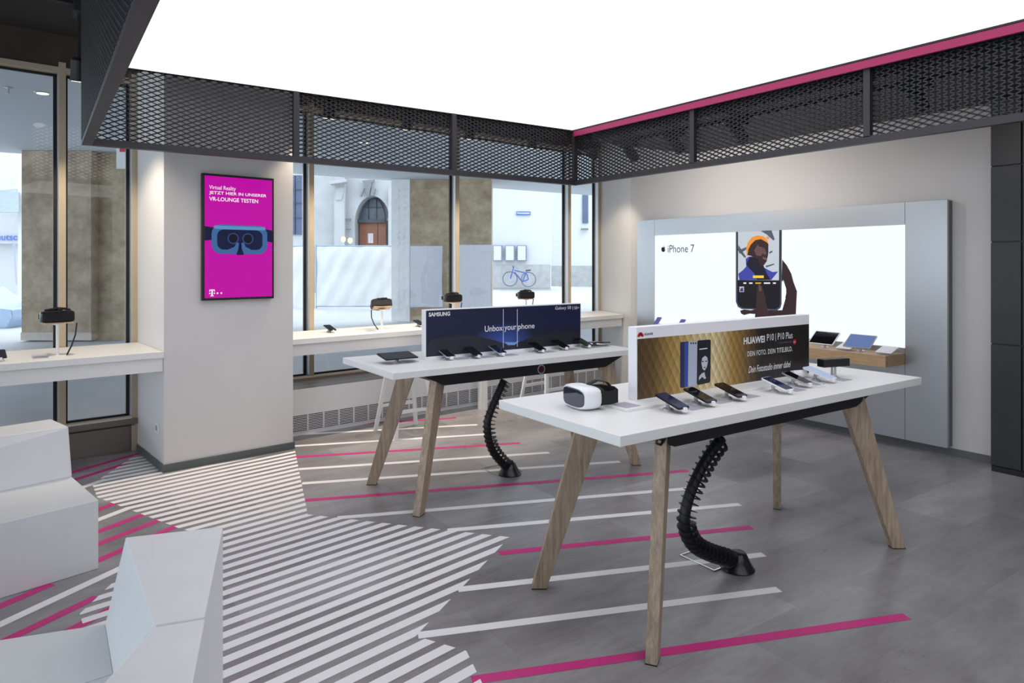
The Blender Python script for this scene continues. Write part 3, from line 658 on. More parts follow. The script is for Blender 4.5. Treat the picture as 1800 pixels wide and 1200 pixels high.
h2 = [on_y(u, v, 4.29) for u, v in [(886, 668), (876, 690), (864, 718), (857, 742), (859, 770), (867, 793), (880, 810), (890, 820)]]
h2.append(Vector((h2[-1].x+0.03, 4.29, 0.05)))
hose(h2, 4.29, 'black spiral cable hose under the rear table beside the radiator side')
for (x, y), nm in (((2.885, 2.338), 'foreground'), ((2.835, 4.300), 'rear')):
    b = world_mb(); w_ = 0.235; t_ = 0.007
    for a0_, a1_ in (((x, y), (x+w_, y+t_)), ((x, y+w_-t_), (x+w_, y+w_)), ((x, y+t_), (x+t_, y+w_-t_)), ((x+w_-t_, y+t_), (x+w_, y+w_-t_))): b.box((a0_[0], a0_[1], 0), (a1_[0], a1_[1], 0.006))
    fr_ = b.build('floor_box_frame', M_CHROME); tag(fr_, 'thin square metal floor outlet frame under the '+nm+' table', 'floor outlet', 'metal floor outlet frames')

# ---------------------------------------------------------------- table-top advert signs
def gold_pattern():
    m = bpy.data.materials.new('gold_leaf_print'); m.use_nodes = True; nt = m.node_tree; b = nt.nodes['Principled BSDF']; b.inputs['Roughness'].default_value = 0.35
    tc = nt.nodes.new('ShaderNodeTexCoord'); mp = nt.nodes.new('ShaderNodeMapping'); mp.inputs['Scale'].default_value = (17, 17, 11)
    sp_ = nt.nodes.new('ShaderNodeSeparateXYZ'); nt.links.new(tc.outputs['Object'], sp_.inputs[0])
    def M(op, a, b_=None):
        n_ = nt.nodes.new('ShaderNodeMath'); n_.operation = op
        for i_, x_ in enumerate((a, b_)):
            if x_ is None: continue
            if isinstance(x_, (int, float)): n_.inputs[i_].default_value = x_
            else: nt.links.new(x_, n_.inputs[i_])
        return n_.outputs[0]
    u_ = M('MULTIPLY', sp_.outputs[0], 1/0.048); v_ = M('MULTIPLY', sp_.outputs[2], 1/0.084)
    fa = M('FRACT', M('ADD', u_, v_)); fb = M('FRACT', M('SUBTRACT', u_, v_))
    fac_ = M('ADD', M('MULTIPLY', fa, 0.65), M('MULTIPLY', fb, 0.35))
    rp = nt.nodes.new('ShaderNodeValToRGB'); e = rp.color_ramp.elements; e[0].color = (1.45, 1.42, 1.3, 1); e[1].color = (0.52, 0.47, 0.38, 1); e[1].position = 1.0
    # printed gold brightness along the sign: dark, gold, pale behind the phones, gold, dark
    sx = nt.nodes.new('ShaderNodeSeparateXYZ'); mr = nt.nodes.new('ShaderNodeMapRange'); mr.inputs[1].default_value = -0.73; mr.inputs[2].default_value = 0.73
    r2 = nt.nodes.new('ShaderNodeValToRGB'); c = r2.color_ramp; c.elements[0].color = lin((66, 48, 32))+(1,); c.elements[1].color = lin((30, 24, 24))+(1,)
    for p, col in ((0.10, (96, 74, 40)), (0.20, (168, 138, 78)), (0.33, (214, 198, 156)), (0.40, (216, 200, 160)), (0.50, (160, 128, 66)), (0.60, (92, 70, 42)), (0.66, (34, 27, 26))):
        el = c.elements.new(p); el.color = lin(col)+(1,)
    c.elements[len(c.elements)-1].color = lin((30, 24, 26))+(1,)
    mx = nt.nodes.new('ShaderNodeMixRGB'); mx.blend_type = 'MULTIPLY'
    mf = nt.nodes.new('ShaderNodeMath'); mf.operation = 'LESS_THAN'; mf.inputs[1].default_value = 2.0
    nt.links.new(fac_, rp.inputs[0])
    nt.links.new(tc.outputs['Object'], sx.inputs[0]); nt.links.new(sx.outputs[0], mr.inputs[0]); nt.links.new(mr.outputs[0], r2.inputs[0])
    mx.inputs[0].default_value = 0.85; nt.links.new(r2.outputs[0], mx.inputs[1]); nt.links.new(rp.outputs[0], mx.inputs[2]); nt.links.new(mx.outputs[0], b.inputs['Base Color'])
    return m
SX0, SX1, SYF, SYB, STZ = 2.294, 3.682, 2.305, 2.361, 1.298
sg = empty('advert_sign', ((SX0+SX1)/2, (SYF+SYB)/2, NT), 0, 'long white table sign with gold phone advert', 'sign')
b = world_mb(); b.box((SX0, SYF, NT+0.012), (SX1, SYB, STZ)); b.build('sign_body', M_PAPER, sg, bevel=0.0015)
b = world_mb(); b.box((2.13, 2.195, NT), (3.69, 2.47, NT+0.012)); b.build('base_plate', M_WHITE, sg, bevel=0.001)
OS = Vector((SX0, SYF, NT+0.012)); US = Vector((1, 0, 0))
wS = SX1-SX0
b = world_mb(); b.slab([(0.004, 0.006), (wS-0.004, 0.006), (wS-0.004, 0.288), (0.004, 0.288)], 0.001, OS, US, UP, off=0.0); b.build('printed_face', gold_pattern(), sg)
gp = plane_px(OS+Vector((0, -0.001, 0)), US, UP)
M_INKW = mat('white_ink', (235, 235, 238), 0.5); M_INKG = mat('grey_ink', (120, 118, 120), 0.5); M_RED = mat('red_ink', (206, 32, 52), 0.5)
def gtext(s, u0, vb, u1, h, m, bold=0.0, shear=0.0, name='lettering', spacing=1.0):
    a = gp(u0, vb); c = gp(u1, vb); text(s, OS, US, UP, a[0], a[1], c[0]-a[0], h, m, sg, off=0.0018, bold=bold, shear=shear, name=name, spacing=spacing)
gtext('HUAWEI', 1307, 605.5, 1344, 0.037, M_INKW, 0.028); gtext('P10', 1348, 599, 1360, 0.037, M_INKW, 0.0); gtext('|', 1363, 599, 1363.6, 0.042, M_INKW); gtext('P10 Plus', 1367, 597, 1393, 0.037, M_INKW, 0.0)
gtext('CO-ENGINEERED WITH', 1369, 604.0, 1391, 0.008, M_INKG)
gtext('DEIN FOTO. DEIN TITELBILD.', 1313.5, 626.5, 1392.5, 0.027, M_INKW, 0.006, spacing=1.1)
gtext('Dein Fotostudio immer dabei', 1315.5, 655.5, 1390, 0.036, M_INKW, 0.006, shear=0.35)
lx, ly = gp(1396.5, 600.5); pic([circle(lx, ly, 0.014, 18)], M_RED, 0.0015, 'red_dot', OS, US, UP, sg)
text('Leica', OS, US, UP, lx-0.010, ly-0.004, 0.020, 0.008, M_INKW, sg, off=0.0022)
# maker's name on the white band
lx, ly = gp(1126, 588)
def petal(a, L=0.022, w_=0.006):
    d = (math.cos(a), math.sin(a)); n = (-d[1], d[0]); return [(lx+d[0]*L*t+n[0]*k*w_, ly-0.009+d[1]*L*t+n[1]*k*w_) for t, k in ((0.12, 0), (0.6, -0.8), (0.95, -0.35), (0.95, 0.35), (0.6, 0.8))]
pic([petal(math.radians(a)) for a in (10, 33, 57, 79, 101, 123, 147, 170)], M_RED, 0.0008, 'petal_emblem', OS, US, UP, sg)
gtext('HUAWEI', 1132.5, 589.5, 1147.5, 0.011, mat('dark_ink', (50, 40, 44), 0.5), 0.02)
# pictured phones on the gold print
def gpoly(pts, m, off, nm='pictured_phone'): return pic([[gp(*p) for p in pts]], m, off, nm, OS, US, UP, sg)
gpoly([(1195.5,603),(1195.5,679.5),(1197,681.5),(1210,679),(1210,600),(1197,601)], mat('print_navy', (38, 44, 84), 0.4), 0.0013)
gpoly([(1203,603),(1203,680),(1211,678.5),(1211,601)], mat('print_blue', (50, 78, 160), 0.4), 0.0015)
gpoly([(1210,600.5),(1209,677.5),(1211,679.5),(1226,677),(1226,598)], mat('print_silver', (178, 188, 208), 0.4), 0.0017)
gpoly([(1225.5,600),(1224.5,674),(1226.5,676.5),(1246.5,672),(1248.5,669.5),(1249.2,598.5),(1247.5,596.5),(1227.5,598)], mat('print_black', (20, 22, 36), 0.4), 0.0019)
for q in ([(1232.5,638),(1234,629),(1239,625),(1243,628),(1244,636),(1242,645),(1238,651),(1234.5,648)], [(1228,668),(1228.5,662),(1233,656),(1238,654),(1239,660),(1241,664),(1238,666),(1234,662)]):
    gpoly(q, mat('print_portrait', (196, 200, 210), 0.4), 0.0022, 'pictured_portrait')
gpoly([(1233.5,634),(1236.5,634),(1236.5,636),(1233.5,636)], mat('print_black', (20, 22, 36)), 0.0024, 'pictured_portrait'); gpoly([(1239.5,633.5),(1242.5,633.5),(1242.5,635.5),(1239.5,635.5)], mat('print_black', (20, 22, 36)), 0.0024, 'pictured_portrait')
gpoly([(1236.5,645),(1240,644.5),(1240,646),(1236.5,646.5)], mat('print_black', (20, 22, 36)), 0.0024, 'pictured_portrait')
gpoly([(1229,612.8),(1243,611),(1243,612.8),(1229,614.5)], M_INKW, 0.0022, 'pictured_caption')
for u_ in (1214.5, 1218.5, 1222.5):
    x_, y_ = gp(u_, 603); pic([circle(x_, y_, 0.005, 10)], M_BLACK, 0.0020, 'pictured_lens', OS, US, UP, sg)

# the dark blue sign on the rear table
QX0, QX1, QYF, QYB, QTZ = 2.207, 3.605, 4.25, 4.31, 1.272
sb = empty('advert_sign', ((QX0+QX1)/2, 4.28, FT), 0, 'long table sign with dark blue night-sky phone advert', 'sign')
b = world_mb(); b.box((QX0, QYF, FT), (QX1, QYB, QTZ)); b.build('sign_body', M_PAPER, sb, bevel=0.0015)
def night_print():
    m = bpy.data.materials.new('night_sky_print'); m.use_nodes = True; nt = m.node_tree; b = nt.nodes['Principled BSDF']; b.inputs['Roughness'].default_value = 0.35
    tc = nt.nodes.new('ShaderNodeTexCoord'); sx = nt.nodes.new('ShaderNodeSeparateXYZ'); nt.links.new(tc.outputs['Object'], sx.inputs[0])
    mr = nt.nodes.new('ShaderNodeMapRange'); mr.inputs[1].default_value = 0.02; mr.inputs[2].default_value = 0.34; nt.links.new(sx.outputs[2], mr.inputs[0])
    rp = nt.nodes.new('ShaderNodeValToRGB'); c = rp.color_ramp; c.elements[0].color = lin((28, 31, 42))+(1,); c.elements[1].color = lin((26, 30, 62))+(1,)
    for p, col in ((0.35, (24, 29, 50)), (0.55, (26, 31, 66))): e = c.elements.new(p); e.color = lin(col)+(1,)
    nt.links.new(mr.outputs[0], rp.inputs[0])
    # printed milky glow above the horizon in the middle
    mp = nt.nodes.new('ShaderNodeMapping'); mp.inputs['Location'].default_value = (0.17, 0, -0.60); mp.inputs['Scale'].default_value = (3.4, 0, 7.0)
    gr = nt.nodes.new('ShaderNodeTexGradient'); gr.gradient_type = 'SPHERICAL'; nt.links.new(tc.outputs['Object'], mp.inputs[0]); nt.links.new(mp.outputs[0], gr.inputs[0])
    mx = nt.nodes.new('ShaderNodeMixRGB'); mx.inputs[2].default_value = lin((58, 88, 170))+(1,)
    nt.links.new(gr.outputs['Fac'], mx.inputs[0]); nt.links.new(rp.outputs[0], mx.inputs[1])
    # stars
    vo = nt.nodes.new('ShaderNodeTexVoronoi'); vo.inputs['Scale'].default_value = 60; nt.links.new(tc.outputs['Object'], vo.inputs[0])
    lt = nt.nodes.new('ShaderNodeMath'); lt.operation = 'LESS_THAN'; lt.inputs[1].default_value = 0.08; nt.links.new(vo.outputs['Distance'], lt.inputs[0])
    m2 = nt.nodes.new('ShaderNodeMixRGB'); m2.blend_type = 'ADD'; m2.inputs[2].default_value = (0.05, 0.07, 0.12, 1); nt.links.new(lt.outputs[0], m2.inputs[0]); nt.links.new(mx.outputs[0], m2.inputs[1])
    nt.links.new(m2.outputs[0], b.inputs['Base Color']); return m
OQ = Vector((QX0, QYF, FT)); wQ = QX1-QX0
b = world_mb(); b.slab([(0.004, 0.022), (wQ-0.004, 0.022), (wQ-0.004, QTZ-FT-0.006), (0.004, QTZ-FT-0.006)], 0.001, OQ, US, UP); b.build('printed_face', night_print(), sb)
qp = plane_px(OQ+Vector((0, -0.001, 0)), US, UP)
def qpoly(pts, m, off, nm): return pic([[qp(*p) for p in pts]], m, off, nm, OQ, US, UP, sb)
qpoly([(752,607),(760,596),(790,592),(818,588),(845,592),(870,598),(889,604),(905,606),(905,613),(872,616),(752,625)], mat('print_hills', (34, 40, 50), 0.5), 0.0012, 'pictured_hills')
qpoly([(905,604),(925,596),(945,590),(985,585),(1018,583),(1018,603),(905,613)], mat('print_forest', (26, 29, 38), 0.5), 0.0012, 'pictured_hills')
qpoly([(886,601),(905,601.5),(912,599),(905,606),(893,606.5)], mat('print_glow', (120, 160, 215), 0.5), 0.0013, 'pictured_lake')
def qtext(s, u0, vb, u1, h, bold=0.0):
    a = qp(u0, vb); c = qp(u1, vb); text(s, OQ, US, UP, a[0], a[1], c[0]-a[0], h, M_INKW, sb, off=0.0022, bold=bold)
qtext('SAMSUNG', 753.5, 556.5, 791, 0.029, 0.035)
qtext('Galaxy S8', 976, 545.8, 1003.5, 0.032); qtext('|', 1006.3, 544, 1007, 0.028); qtext('S8+', 1009, 543.5, 1018, 0.024)
qtext('Unbox', 852, 583, 883.5, 0.043, 0.008); qtext('your', 886.5, 583.5, 907.5, 0.043, 0.008); qtext('phone', 910.5, 581.5, 939.5, 0.053, 0.008)
for u_ in (884.6, 909.2):
    a = qp(u_-0.55, 611 if u_ < 900 else 609); c = qp(u_+0.55, 543)
    pic([[(a[0], a[1]), (c[0], a[1]), (c[0], c[1]), (a[0], c[1])]], mat('print_edge', (190, 200, 225), 0.4), 0.0016, 'pictured_phone_edge', OQ, US, UP, sb)
a = qp(884.6, 543.5); c = qp(909.2, 541.5); pic([[(a[0], a[1]-0.006), (c[0], a[1]-0.006), (c[0], a[1]), (a[0], a[1])]], mat('print_black', (20, 22, 36)), 0.0015, 'pictured_phone_edge', OQ, US, UP, sb)

# ---------------------------------------------------------------- phones on holders
def make_phone(body_m, screen_m, label, w_=0.073, L=0.150, tilt=16, tab=False):
    root = empty('smartphone', (0, 0, 0), 0, label, 'phone')
    ca, sa = math.cos(math.radians(tilt)), math.sin(math.radians(tilt))
    O = Vector((-w_/2, -L*ca/2, 0.020)); U = Vector((1, 0, 0)); Vv = Vector((0, ca, sa))
    b = MB(); b.slab(rrect(0, 0, w_, L, 0.010 if not tab else 0.014), 0.008, O, U, Vv, off=0.0); b.build('phone_body', body_m, root, bevel=0.001)
    b = MB(); b.slab(rrect(0.003, 0.004, w_-0.003, L-0.004, 0.008), 0.0006, O, U, Vv, off=0.008); b.build('phone_screen', screen_m, root)
    # holder: foot disc, curved neck, clip below
    st = MB(); st.lathe([(0.026, 0), (0.026, 0.004), (0.020, 0.010), (0.010, 0.014)], (0, 0.02, 0), 20)
    mid = O+U*(w_/2)+Vv*(L*0.55)
    st.tube([(0, 0.02, 0.010), (0, 0.026, mid.z*0.6), (mid.x, mid.y, mid.z-0.002)], [0.010, 0.008, 0.016], 10)
    h_ = st.build('holder', M_ACRYL, root, smooth=True)
    cl = MB(); c = O+U*(w_/2)+Vv*0.002; cl.box((c.x-0.009, c.y-0.014, c.z-0.012), (c.x+0.009, c.y+0.006, c.z+0.008)); cl.build('plug', M_PAPER, root, bevel=0.002)
    cb = MB(); cb.tube([(0, c.y-0.012, c.z-0.006), (0.012, c.y-0.010, 0.006), (0.022, c.y+0.03, 0.003), (0.010, 0.03, 0.004), (0.0, 0.045, 0.004)], 0.0018, 6); cb.build('cable', M_PAPER, root, smooth=True)
    return root
M_PHB = mat('black_phone_body', (26, 26, 30), 0.3, metal=0.4); M_PHS = mat('silver_phone_body', (196, 198, 204), 0.25, metal=0.7); M_PHW = mat('white_phone_body', (232, 232, 236), 0.3)
M_SBLU = mat('dim_blue_screen', (26, 34, 72), 0.08, emit=0)
E_PB = mat('lit_phone_blue', (60, 84, 150), emit=0.8); E_PW = mat('lit_phone_pale', (190, 206, 236), emit=0.8)
PN = make_phone(M_PHB, M_SCRG, 'x'); PN2 = None
def put(proto, loc, rz, label, group, first=[]):
    if proto.name not in first: first.append(proto.name); c = proto
    else: c = copy_tree(proto)
    c.location = loc; c.rotation_euler = (0, 0, rz); c['label'] = label; c['category'] = 'phone'; c['group'] = group
    return c
PS = make_phone(M_PHS, M_SCRG, 'x'); PB = make_phone(M_PHB, M_SBLU, 'x'); PW = make_phone(M_PHW, M_SBLU, 'x'); PP = make_phone(M_PHW, E_PW, 'x', w_=0.085, L=0.165)
GN = 'phones on the foreground table'; GF = 'phones on the rear table'
ZN = NT+0.0
put(PB, (2.310, 2.105, ZN), 0, 'black phone with bluish screen, leftmost on the foreground table', GN)
put(PN, (2.520, 2.125, ZN), 0, 'black phone below the printed phones of the gold sign', GN)
put(PN, (2.740, 2.125, ZN), 0, 'black phone right of the printed phones of the gold sign', GN)
put(PW, (3.075, 2.100, ZN), 0, 'white phone with blue screen, first of the right three on the foreground table', GN)
put(PS, (3.320, 2.150, ZN), 0, 'silver phone with looped cable, middle of the right three on the foreground table', GN)
put(PP, (3.555, 2.165, ZN), 0, 'large pale-screened phone beside the black speaker bar', GN)
for x, y, pr, nm in ((2.345, 4.235, PS, 'silver phone under the maker name of the blue sign'), (2.545, 4.175, PN, 'black phone, second from left on the rear table'), (2.745, 4.165, PS, 'silver phone, third from left on the rear table'),
                 (3.090, 4.150, PN, 'black phone right of the centre of the blue sign'), (3.335, 4.175, PN, 'black phone, second from right before the blue sign'), (3.565, 4.175, PN, 'black phone at the right end of the blue sign')):
    put(pr, (x, y-0.03 if y > 4.2 else y, FT), 0, nm, GF)
# on the window counters (rotated with the wall) and the oak shelf
GB = 'phones on the window counters'
for s, d, nm in ((1.606, 0.50, 'black phone nearest the pillar on the long window counter'), (2.579, 0.42, 'black phone on the window counter just left of the blue sign'), (-0.99, 0.22, 'black phone cut by the left photo edge on the window counter')):
    p = W(s, d, 0.922); put(PN, p, TH, nm, GB)
def yaw_phone(pr, x, y, nm, rz): put(pr, (x, y, SHZ), rz, nm, 'phones on the oak shelf')
PL = make_phone(M_PHS, mat('lit_phone_violet', (120, 116, 190), emit=0.6), 'x', tilt=48)
for u_, nm in ((1155, 'violet-screened phone at the left end of the oak shelf'), (1197, 'second violet-screened phone from the left on the oak shelf')):
    p = at_plane(u_, 570, Vector((1, 0, 0)), Vector((6.0, 0, 0))); yaw_phone(PL, 6.0, p.y, nm, -math.pi/2)

# price cards: flat lilac cards beside the phones
card0 = MB(); card0.box((-0.045, -0.05, 0.0), (0.045, 0.05, 0.0015)); card = card0.build('price_card', M_CARD)
def put_card(loc, rz, label, group, first=[]):
    c = card if not first else card.copy()
    if first: COL.objects.link(c)
    first.append(1); c.location = loc; c.rotation_euler = (0, 0, rz); tag(c, label, 'price card', group)
cn_ = ['left phone of the foreground table', 'phone under the printed phones', 'phone right of the printed phones', 'white phone of the foreground table', 'silver phone with looped cable', 'large pale-screened phone']
for (x, y), nm in zip(((2.425, 2.115), (2.642, 2.14), (2.865, 2.145), (3.208, 2.115), (3.45, 2.16), (3.705, 2.15)), cn_): put_card((x+0.01, y-0.01, ZN), 0, 'flat lilac price card right of the '+nm, 'price cards on the foreground table')
cn2 = ['leftmost phone before the blue sign', 'second phone before the blue sign', 'third phone before the blue sign', 'fourth phone before the blue sign', 'fifth phone before the blue sign', 'rightmost phone before the blue sign']
for (x, y), nm in zip(((2.445, 4.195), (2.645, 4.165), (2.845, 4.155), (3.19, 4.14), (3.435, 4.165), (3.665, 4.165)), cn2): put_card((x, y-0.01, FT), 0, 'flat lilac price card right of the '+nm, 'price cards on the rear table')
put_card((2.19, 2.27, NT+0.012), 0, 'flat grey card behind the white headset', 'price cards on the foreground table')
put_card((2.10, 4.28, FT), 0, 'flat grey card beside the black tablet', 'price cards on the rear table')
for s, d, nm in ((1.98, 0.36, 'between pillar phone and headset'), (-0.76, 0.20, 'beside the headset stand left of the pillar')): put_card(W(s, d, 0.922), TH, 'flat grey card on the window counter '+nm, 'price cards on the window counters')

# tablets
def make_tablet(label, tilt=12, W_=0.25, L=0.17, screen=M_SCRG, body=M_PHB):
    root = empty('tablet', (0, 0, 0), 0, label, 'tablet')
    ca, sa = math.cos(math.radians(tilt)), math.sin(math.radians(tilt))
    O = Vector((-W_/2, -L*ca/2, 0.030)); U = Vector((1, 0, 0)); Vv = Vector((0, ca, sa))
    b = MB(); b.slab(rrect(0, 0, W_, L, 0.010), 0.007, O, U, Vv); b.build('tablet_body', body, root, bevel=0.001)
    b = MB(); b.slab(rrect(0.010, 0.008, W_-0.010, L-0.008, 0.004), 0.0006, O, U, Vv, off=0.007); b.build('tablet_screen', screen, root)
    c = O+U*(W_/2)+Vv*(L*0.5)
    b = MB(); b.lathe([(0.038, 0), (0.038, 0.003), (0.014, 0.010)], (0, 0.01, 0), 20); b.tube([(0, 0.01, 0.008), (c.x, c.y, c.z-0.001)], [0.012, 0.018], 12); b.build('stand', M_ACRYL, root, smooth=True)
    return root
ta = make_tablet('dark tablet lying tilted at the left end of the rear table', 9, 0.24, 0.16); ta.location = (2.00, 4.26, FT); ta.rotation_euler = (0, 0, 0.0); tag(ta, group='dark tablets on the rear table')
tb = make_tablet('x', -5, 0.24, 0.14); tb.location = (3.725, 4.22, FT); tb.rotation_euler = (0, 0, -0.6); tag(tb, group='dark tablets on the rear table'); tb['label'] = 'thin black tablet seen edge-on at the right end of the rear table'
tc_ = make_tablet('white tablet with dark screen on the oak shelf', 38, 0.245, 0.17, M_SCRG, M_PHW); 
p = at_plane(1450, 600, Vector((1, 0, 0)), Vector((5.99, 0, 0))); tc_.location = (5.98, p.y, SHZ); tc_.rotation_euler = (0, 0, -math.pi/2); tag(tc_, group='tablets on the oak shelf')
td = make_tablet('tablet with pale blue screen nearest the shelf end', 38, 0.245, 0.17, mat('lit_tablet', (112, 136, 190), emit=0.75), M_PHS)
p = at_plane(1513, 605, Vector((1, 0, 0)), Vector((5.99, 0, 0))); td.location = (5.98, p.y, SHZ); td.rotation_euler = (0, 0, -math.pi/2); tag(td, group='tablets on the oak shelf')
# clear card trays beside the tablets
def tray(y, label):
    root = empty('card_tray', (5.95, y, SHZ), -math.pi/2, label, 'card holder', 'clear card trays on the oak shelf')
    b = MB(); O = Vector((-0.075, -0.075, 0.006)); U = Vector((1, 0, 0)); Vv = Vector((0, math.cos(.30), math.sin(.30))); b.slab(rrect(0, 0, 0.15, 0.16, 0.004), 0.010, O, U, Vv); b.build('tray', glass_mat('clear_acrylic', (0.92, 0.93, 0.96)), root)
    b = MB(); b.slab([(0.008, 0.008), (0.142, 0.008), (0.142, 0.152), (0.008, 0.152)], 0.002, O, U, Vv, off=0.0105); b.build('card', M_PAPER, root)
    b = MB(); b.box((-0.07, 0.06, 0), (0.07, 0.066, 0.045)); b.build('rest', glass_mat('clear_acrylic'), root)
for u_, nm in ((1488, 'clear tray of white cards between the two tablets'), (1552, 'clear tray of white cards at the near shelf end')):
    p = at_plane(u_, 612, Vector((1, 0, 0)), Vector((5.94, 0, 0))); tray(p.y-(0.03 if u_ > 1500 else 0.0), nm)
# speaker bar
p = at_z(1462, 655, NT)
sbk = empty('speaker_bar', (3.755, 2.20, NT), 0, 'black speaker bar on a small stand at the right end of the foreground table', 'speaker')
b = world_mb(); q0 = Vector((3.755, 2.20, NT+0.062)); a_ = Vector((0.97, -0.24, 0)).normalized(); n_ = Vector((-a_.y, a_.x, 0))
b.hexa([q0-a_*0.095-n_*0.028, q0+a_*0.095-n_*0.028, q0+a_*0.095+n_*0.028, q0-a_*0.095+n_*0.028], [p_+UP*0.045 for p_ in (q0-a_*0.095-n_*0.028, q0+a_*0.095-n_*0.028, q0+a_*0.095+n_*0.028, q0-a_*0.095+n_*0.028)]); b.build('speaker_body', mat('black_grille_cloth', (20, 20, 24), 0.4, bump=0.3, scale=300), sbk, bevel=0.004)
b = world_mb(); b.lathe([(0.035, 0), (0.035, 0.005), (0.016, 0.012), (0.014, 0.058), (0.022, 0.0625)], (3.755, 2.20, NT), 20); b.build('stand', M_ACRYL, sbk, smooth=True)
# white cable reel beside the large phone
rl = empty('cable_reel', (3.50, 2.30, NT+0.012), 0, 'white cable bundle behind the large pale-screened phone', 'cable')
b = world_mb(); b.tube([(3.46, 2.27, NT+0.034), (3.55, 2.25, NT+0.034)], 0.021, 16); b.build('reel', M_PAPER, rl, smooth=True)
b = world_mb(); b.tube([(3.47, 2.25, NT+0.022), (3.455, 2.20, NT+0.02), (3.47, 2.12, NT+0.006), (3.44, 2.06, NT+0.004), (3.39, 2.06, NT+0.004), (3.375, 2.12, NT+0.006)], 0.0025, 8); b.build('lead', M_PAPER, rl, smooth=True)

# ---------------------------------------------------------------- VR headsets
def make_headset(label, shell, face, bandm, W_=0.20, Hh=0.105, D=0.095, glossy=None, facem=None, e_=4.5, strap=0.018):
    """local: front faces -y, width along x, base z=0"""
    root = empty('vr_headset', (0, 0, 0), 0, label, 'headset')
    def prof(w_, h_, cz, n=36, e=e_):
        pts = []
        for k in range(n):
            a = 2*math.pi*k/n; c, s_ = math.cos(a), math.sin(a)
            pts.append((math.copysign(abs(c)**(2/e), c)*w_/2, math.copysign(abs(s_)**(2/e), s_)*h_/2+cz))
        return pts
    def loft(secs, nm, m, par, smooth=True):
        b = MB(); n = len(secs[0][1]); o = 0
        for y, pr in secs: b.v += [Vector((x, y+0.35*(x*x)/W_*0.9, z)) for x, z in pr]
        for i in range(len(secs)-1):
            for k in range(n): b.f.append([i*n+k, i*n+(k+1) % n, (i+1)*n+(k+1) % n, (i+1)*n+k]); b.m.append(0)
        b.f.append(list(reversed(range(n)))); b.m.append(0); b.f.append([(len(secs)-1)*n+k for k in range(n)]); b.m.append(0)
        return b.build(nm, m, par, smooth=smooth)
    cz = Hh/2
    sh = loft([(-D/2, prof(W_*0.92, Hh*0.86, cz)), (-D/2+0.006, prof(W_*0.97, Hh*0.94, cz)), (-D/6, prof(W_, Hh, cz)), (D/6, prof(W_*0.96, Hh*0.98, cz)), (D/3, prof(W_*0.86, Hh*0.92, cz))], 'shell', shell, root)
    loft([(-D/2-0.003, prof(W_*0.86, Hh*0.74, cz)), (-D/2+0.002, prof(W_*0.88, Hh*0.78, cz))], 'front_plate', face, root)
    loft([(D/3, prof(W_*0.84, Hh*0.90, cz)), (D/2+0.01, prof(W_*0.76, Hh*0.82, cz))], 'face_cushion', facem or bandm, root)
    # side band: a ribbon loop behind, and a top band
    b = MB(); pts = [(-W_*0.42, D*0.25), (-W_*0.46, D*0.8), (-W_*0.34, D*1.35), (0, D*1.6), (W_*0.34, D*1.35), (W_*0.46, D*0.8), (W_*0.42, D*0.25)]
    o = 0
    for x, y in pts: b.v += [Vector((x, y, cz-strap)), Vector((x*0.965, y-0.003, cz-strap)), Vector((x*0.965, y-0.003, cz+strap)), Vector((x, y, cz+strap))]
    for i in range(len(pts)-1):
        for j in range(4): b.f.append([i*4+j, i*4+(j+1) % 4, i*4+4+(j+1) % 4, i*4+4+j]); b.m.append(0)
    b.build('side_strap', bandm, root)
    b = MB(); pts = [(D*0.28, Hh*0.96), (D*0.7, Hh*1.12), (D*1.2, Hh*1.0), (D*1.55, Hh*0.62)]
    for y, z in pts: b.v += [Vector((-0.014, y, z)), Vector((0.014, y, z)), Vector((0.014, y, z+0.004)), Vector((-0.014, y, z+0.004))]
    for i in range(len(pts)-1):
        for j in range(4): b.f.append([i*4+j, i*4+(j+1) % 4, i*4+4+(j+1) % 4, i*4+4+j]); b.m.append(0)
    b.build('top_strap', bandm, root)
    return root
M_HSW = mat('white_headset_shell', (232, 233, 236), 0.3); M_HSP = mat('smoked_visor', (40, 46, 58), 0.05, spec=0.8); M_BAND = mat('black_elastic', (22, 22, 25), 0.8)
M_HSB = mat('black_headset_shell', (22, 22, 26), 0.35)
hw = make_headset('white headset with smoked visor and black strap lying on the foreground table', M_HSW, M_HSP, M_BAND, 0.205, 0.102, 0.11, e_=4.0, strap=0.030)
hw.location = (2.030, 2.385, NT+0.002); hw.rotation_euler = (0, 0, math.radians(-99))
# cable loop near the sign end
b = world_mb(); b.tube([(2.22, 2.60, NT+0.02), (2.15, 2.575, NT+0.014), (2.13, 2.555, NT+0.006), (2.18, 2.545, NT+0.004), (2.27, 2.56, NT+0.006), (2.34, 2.58, NT+0.004)], 0.003, 8); lp = b.build('cable_loop', M_BLACK, smooth=True); tag(lp, 'thin black cable loop on the foreground table behind the headset', 'cable')

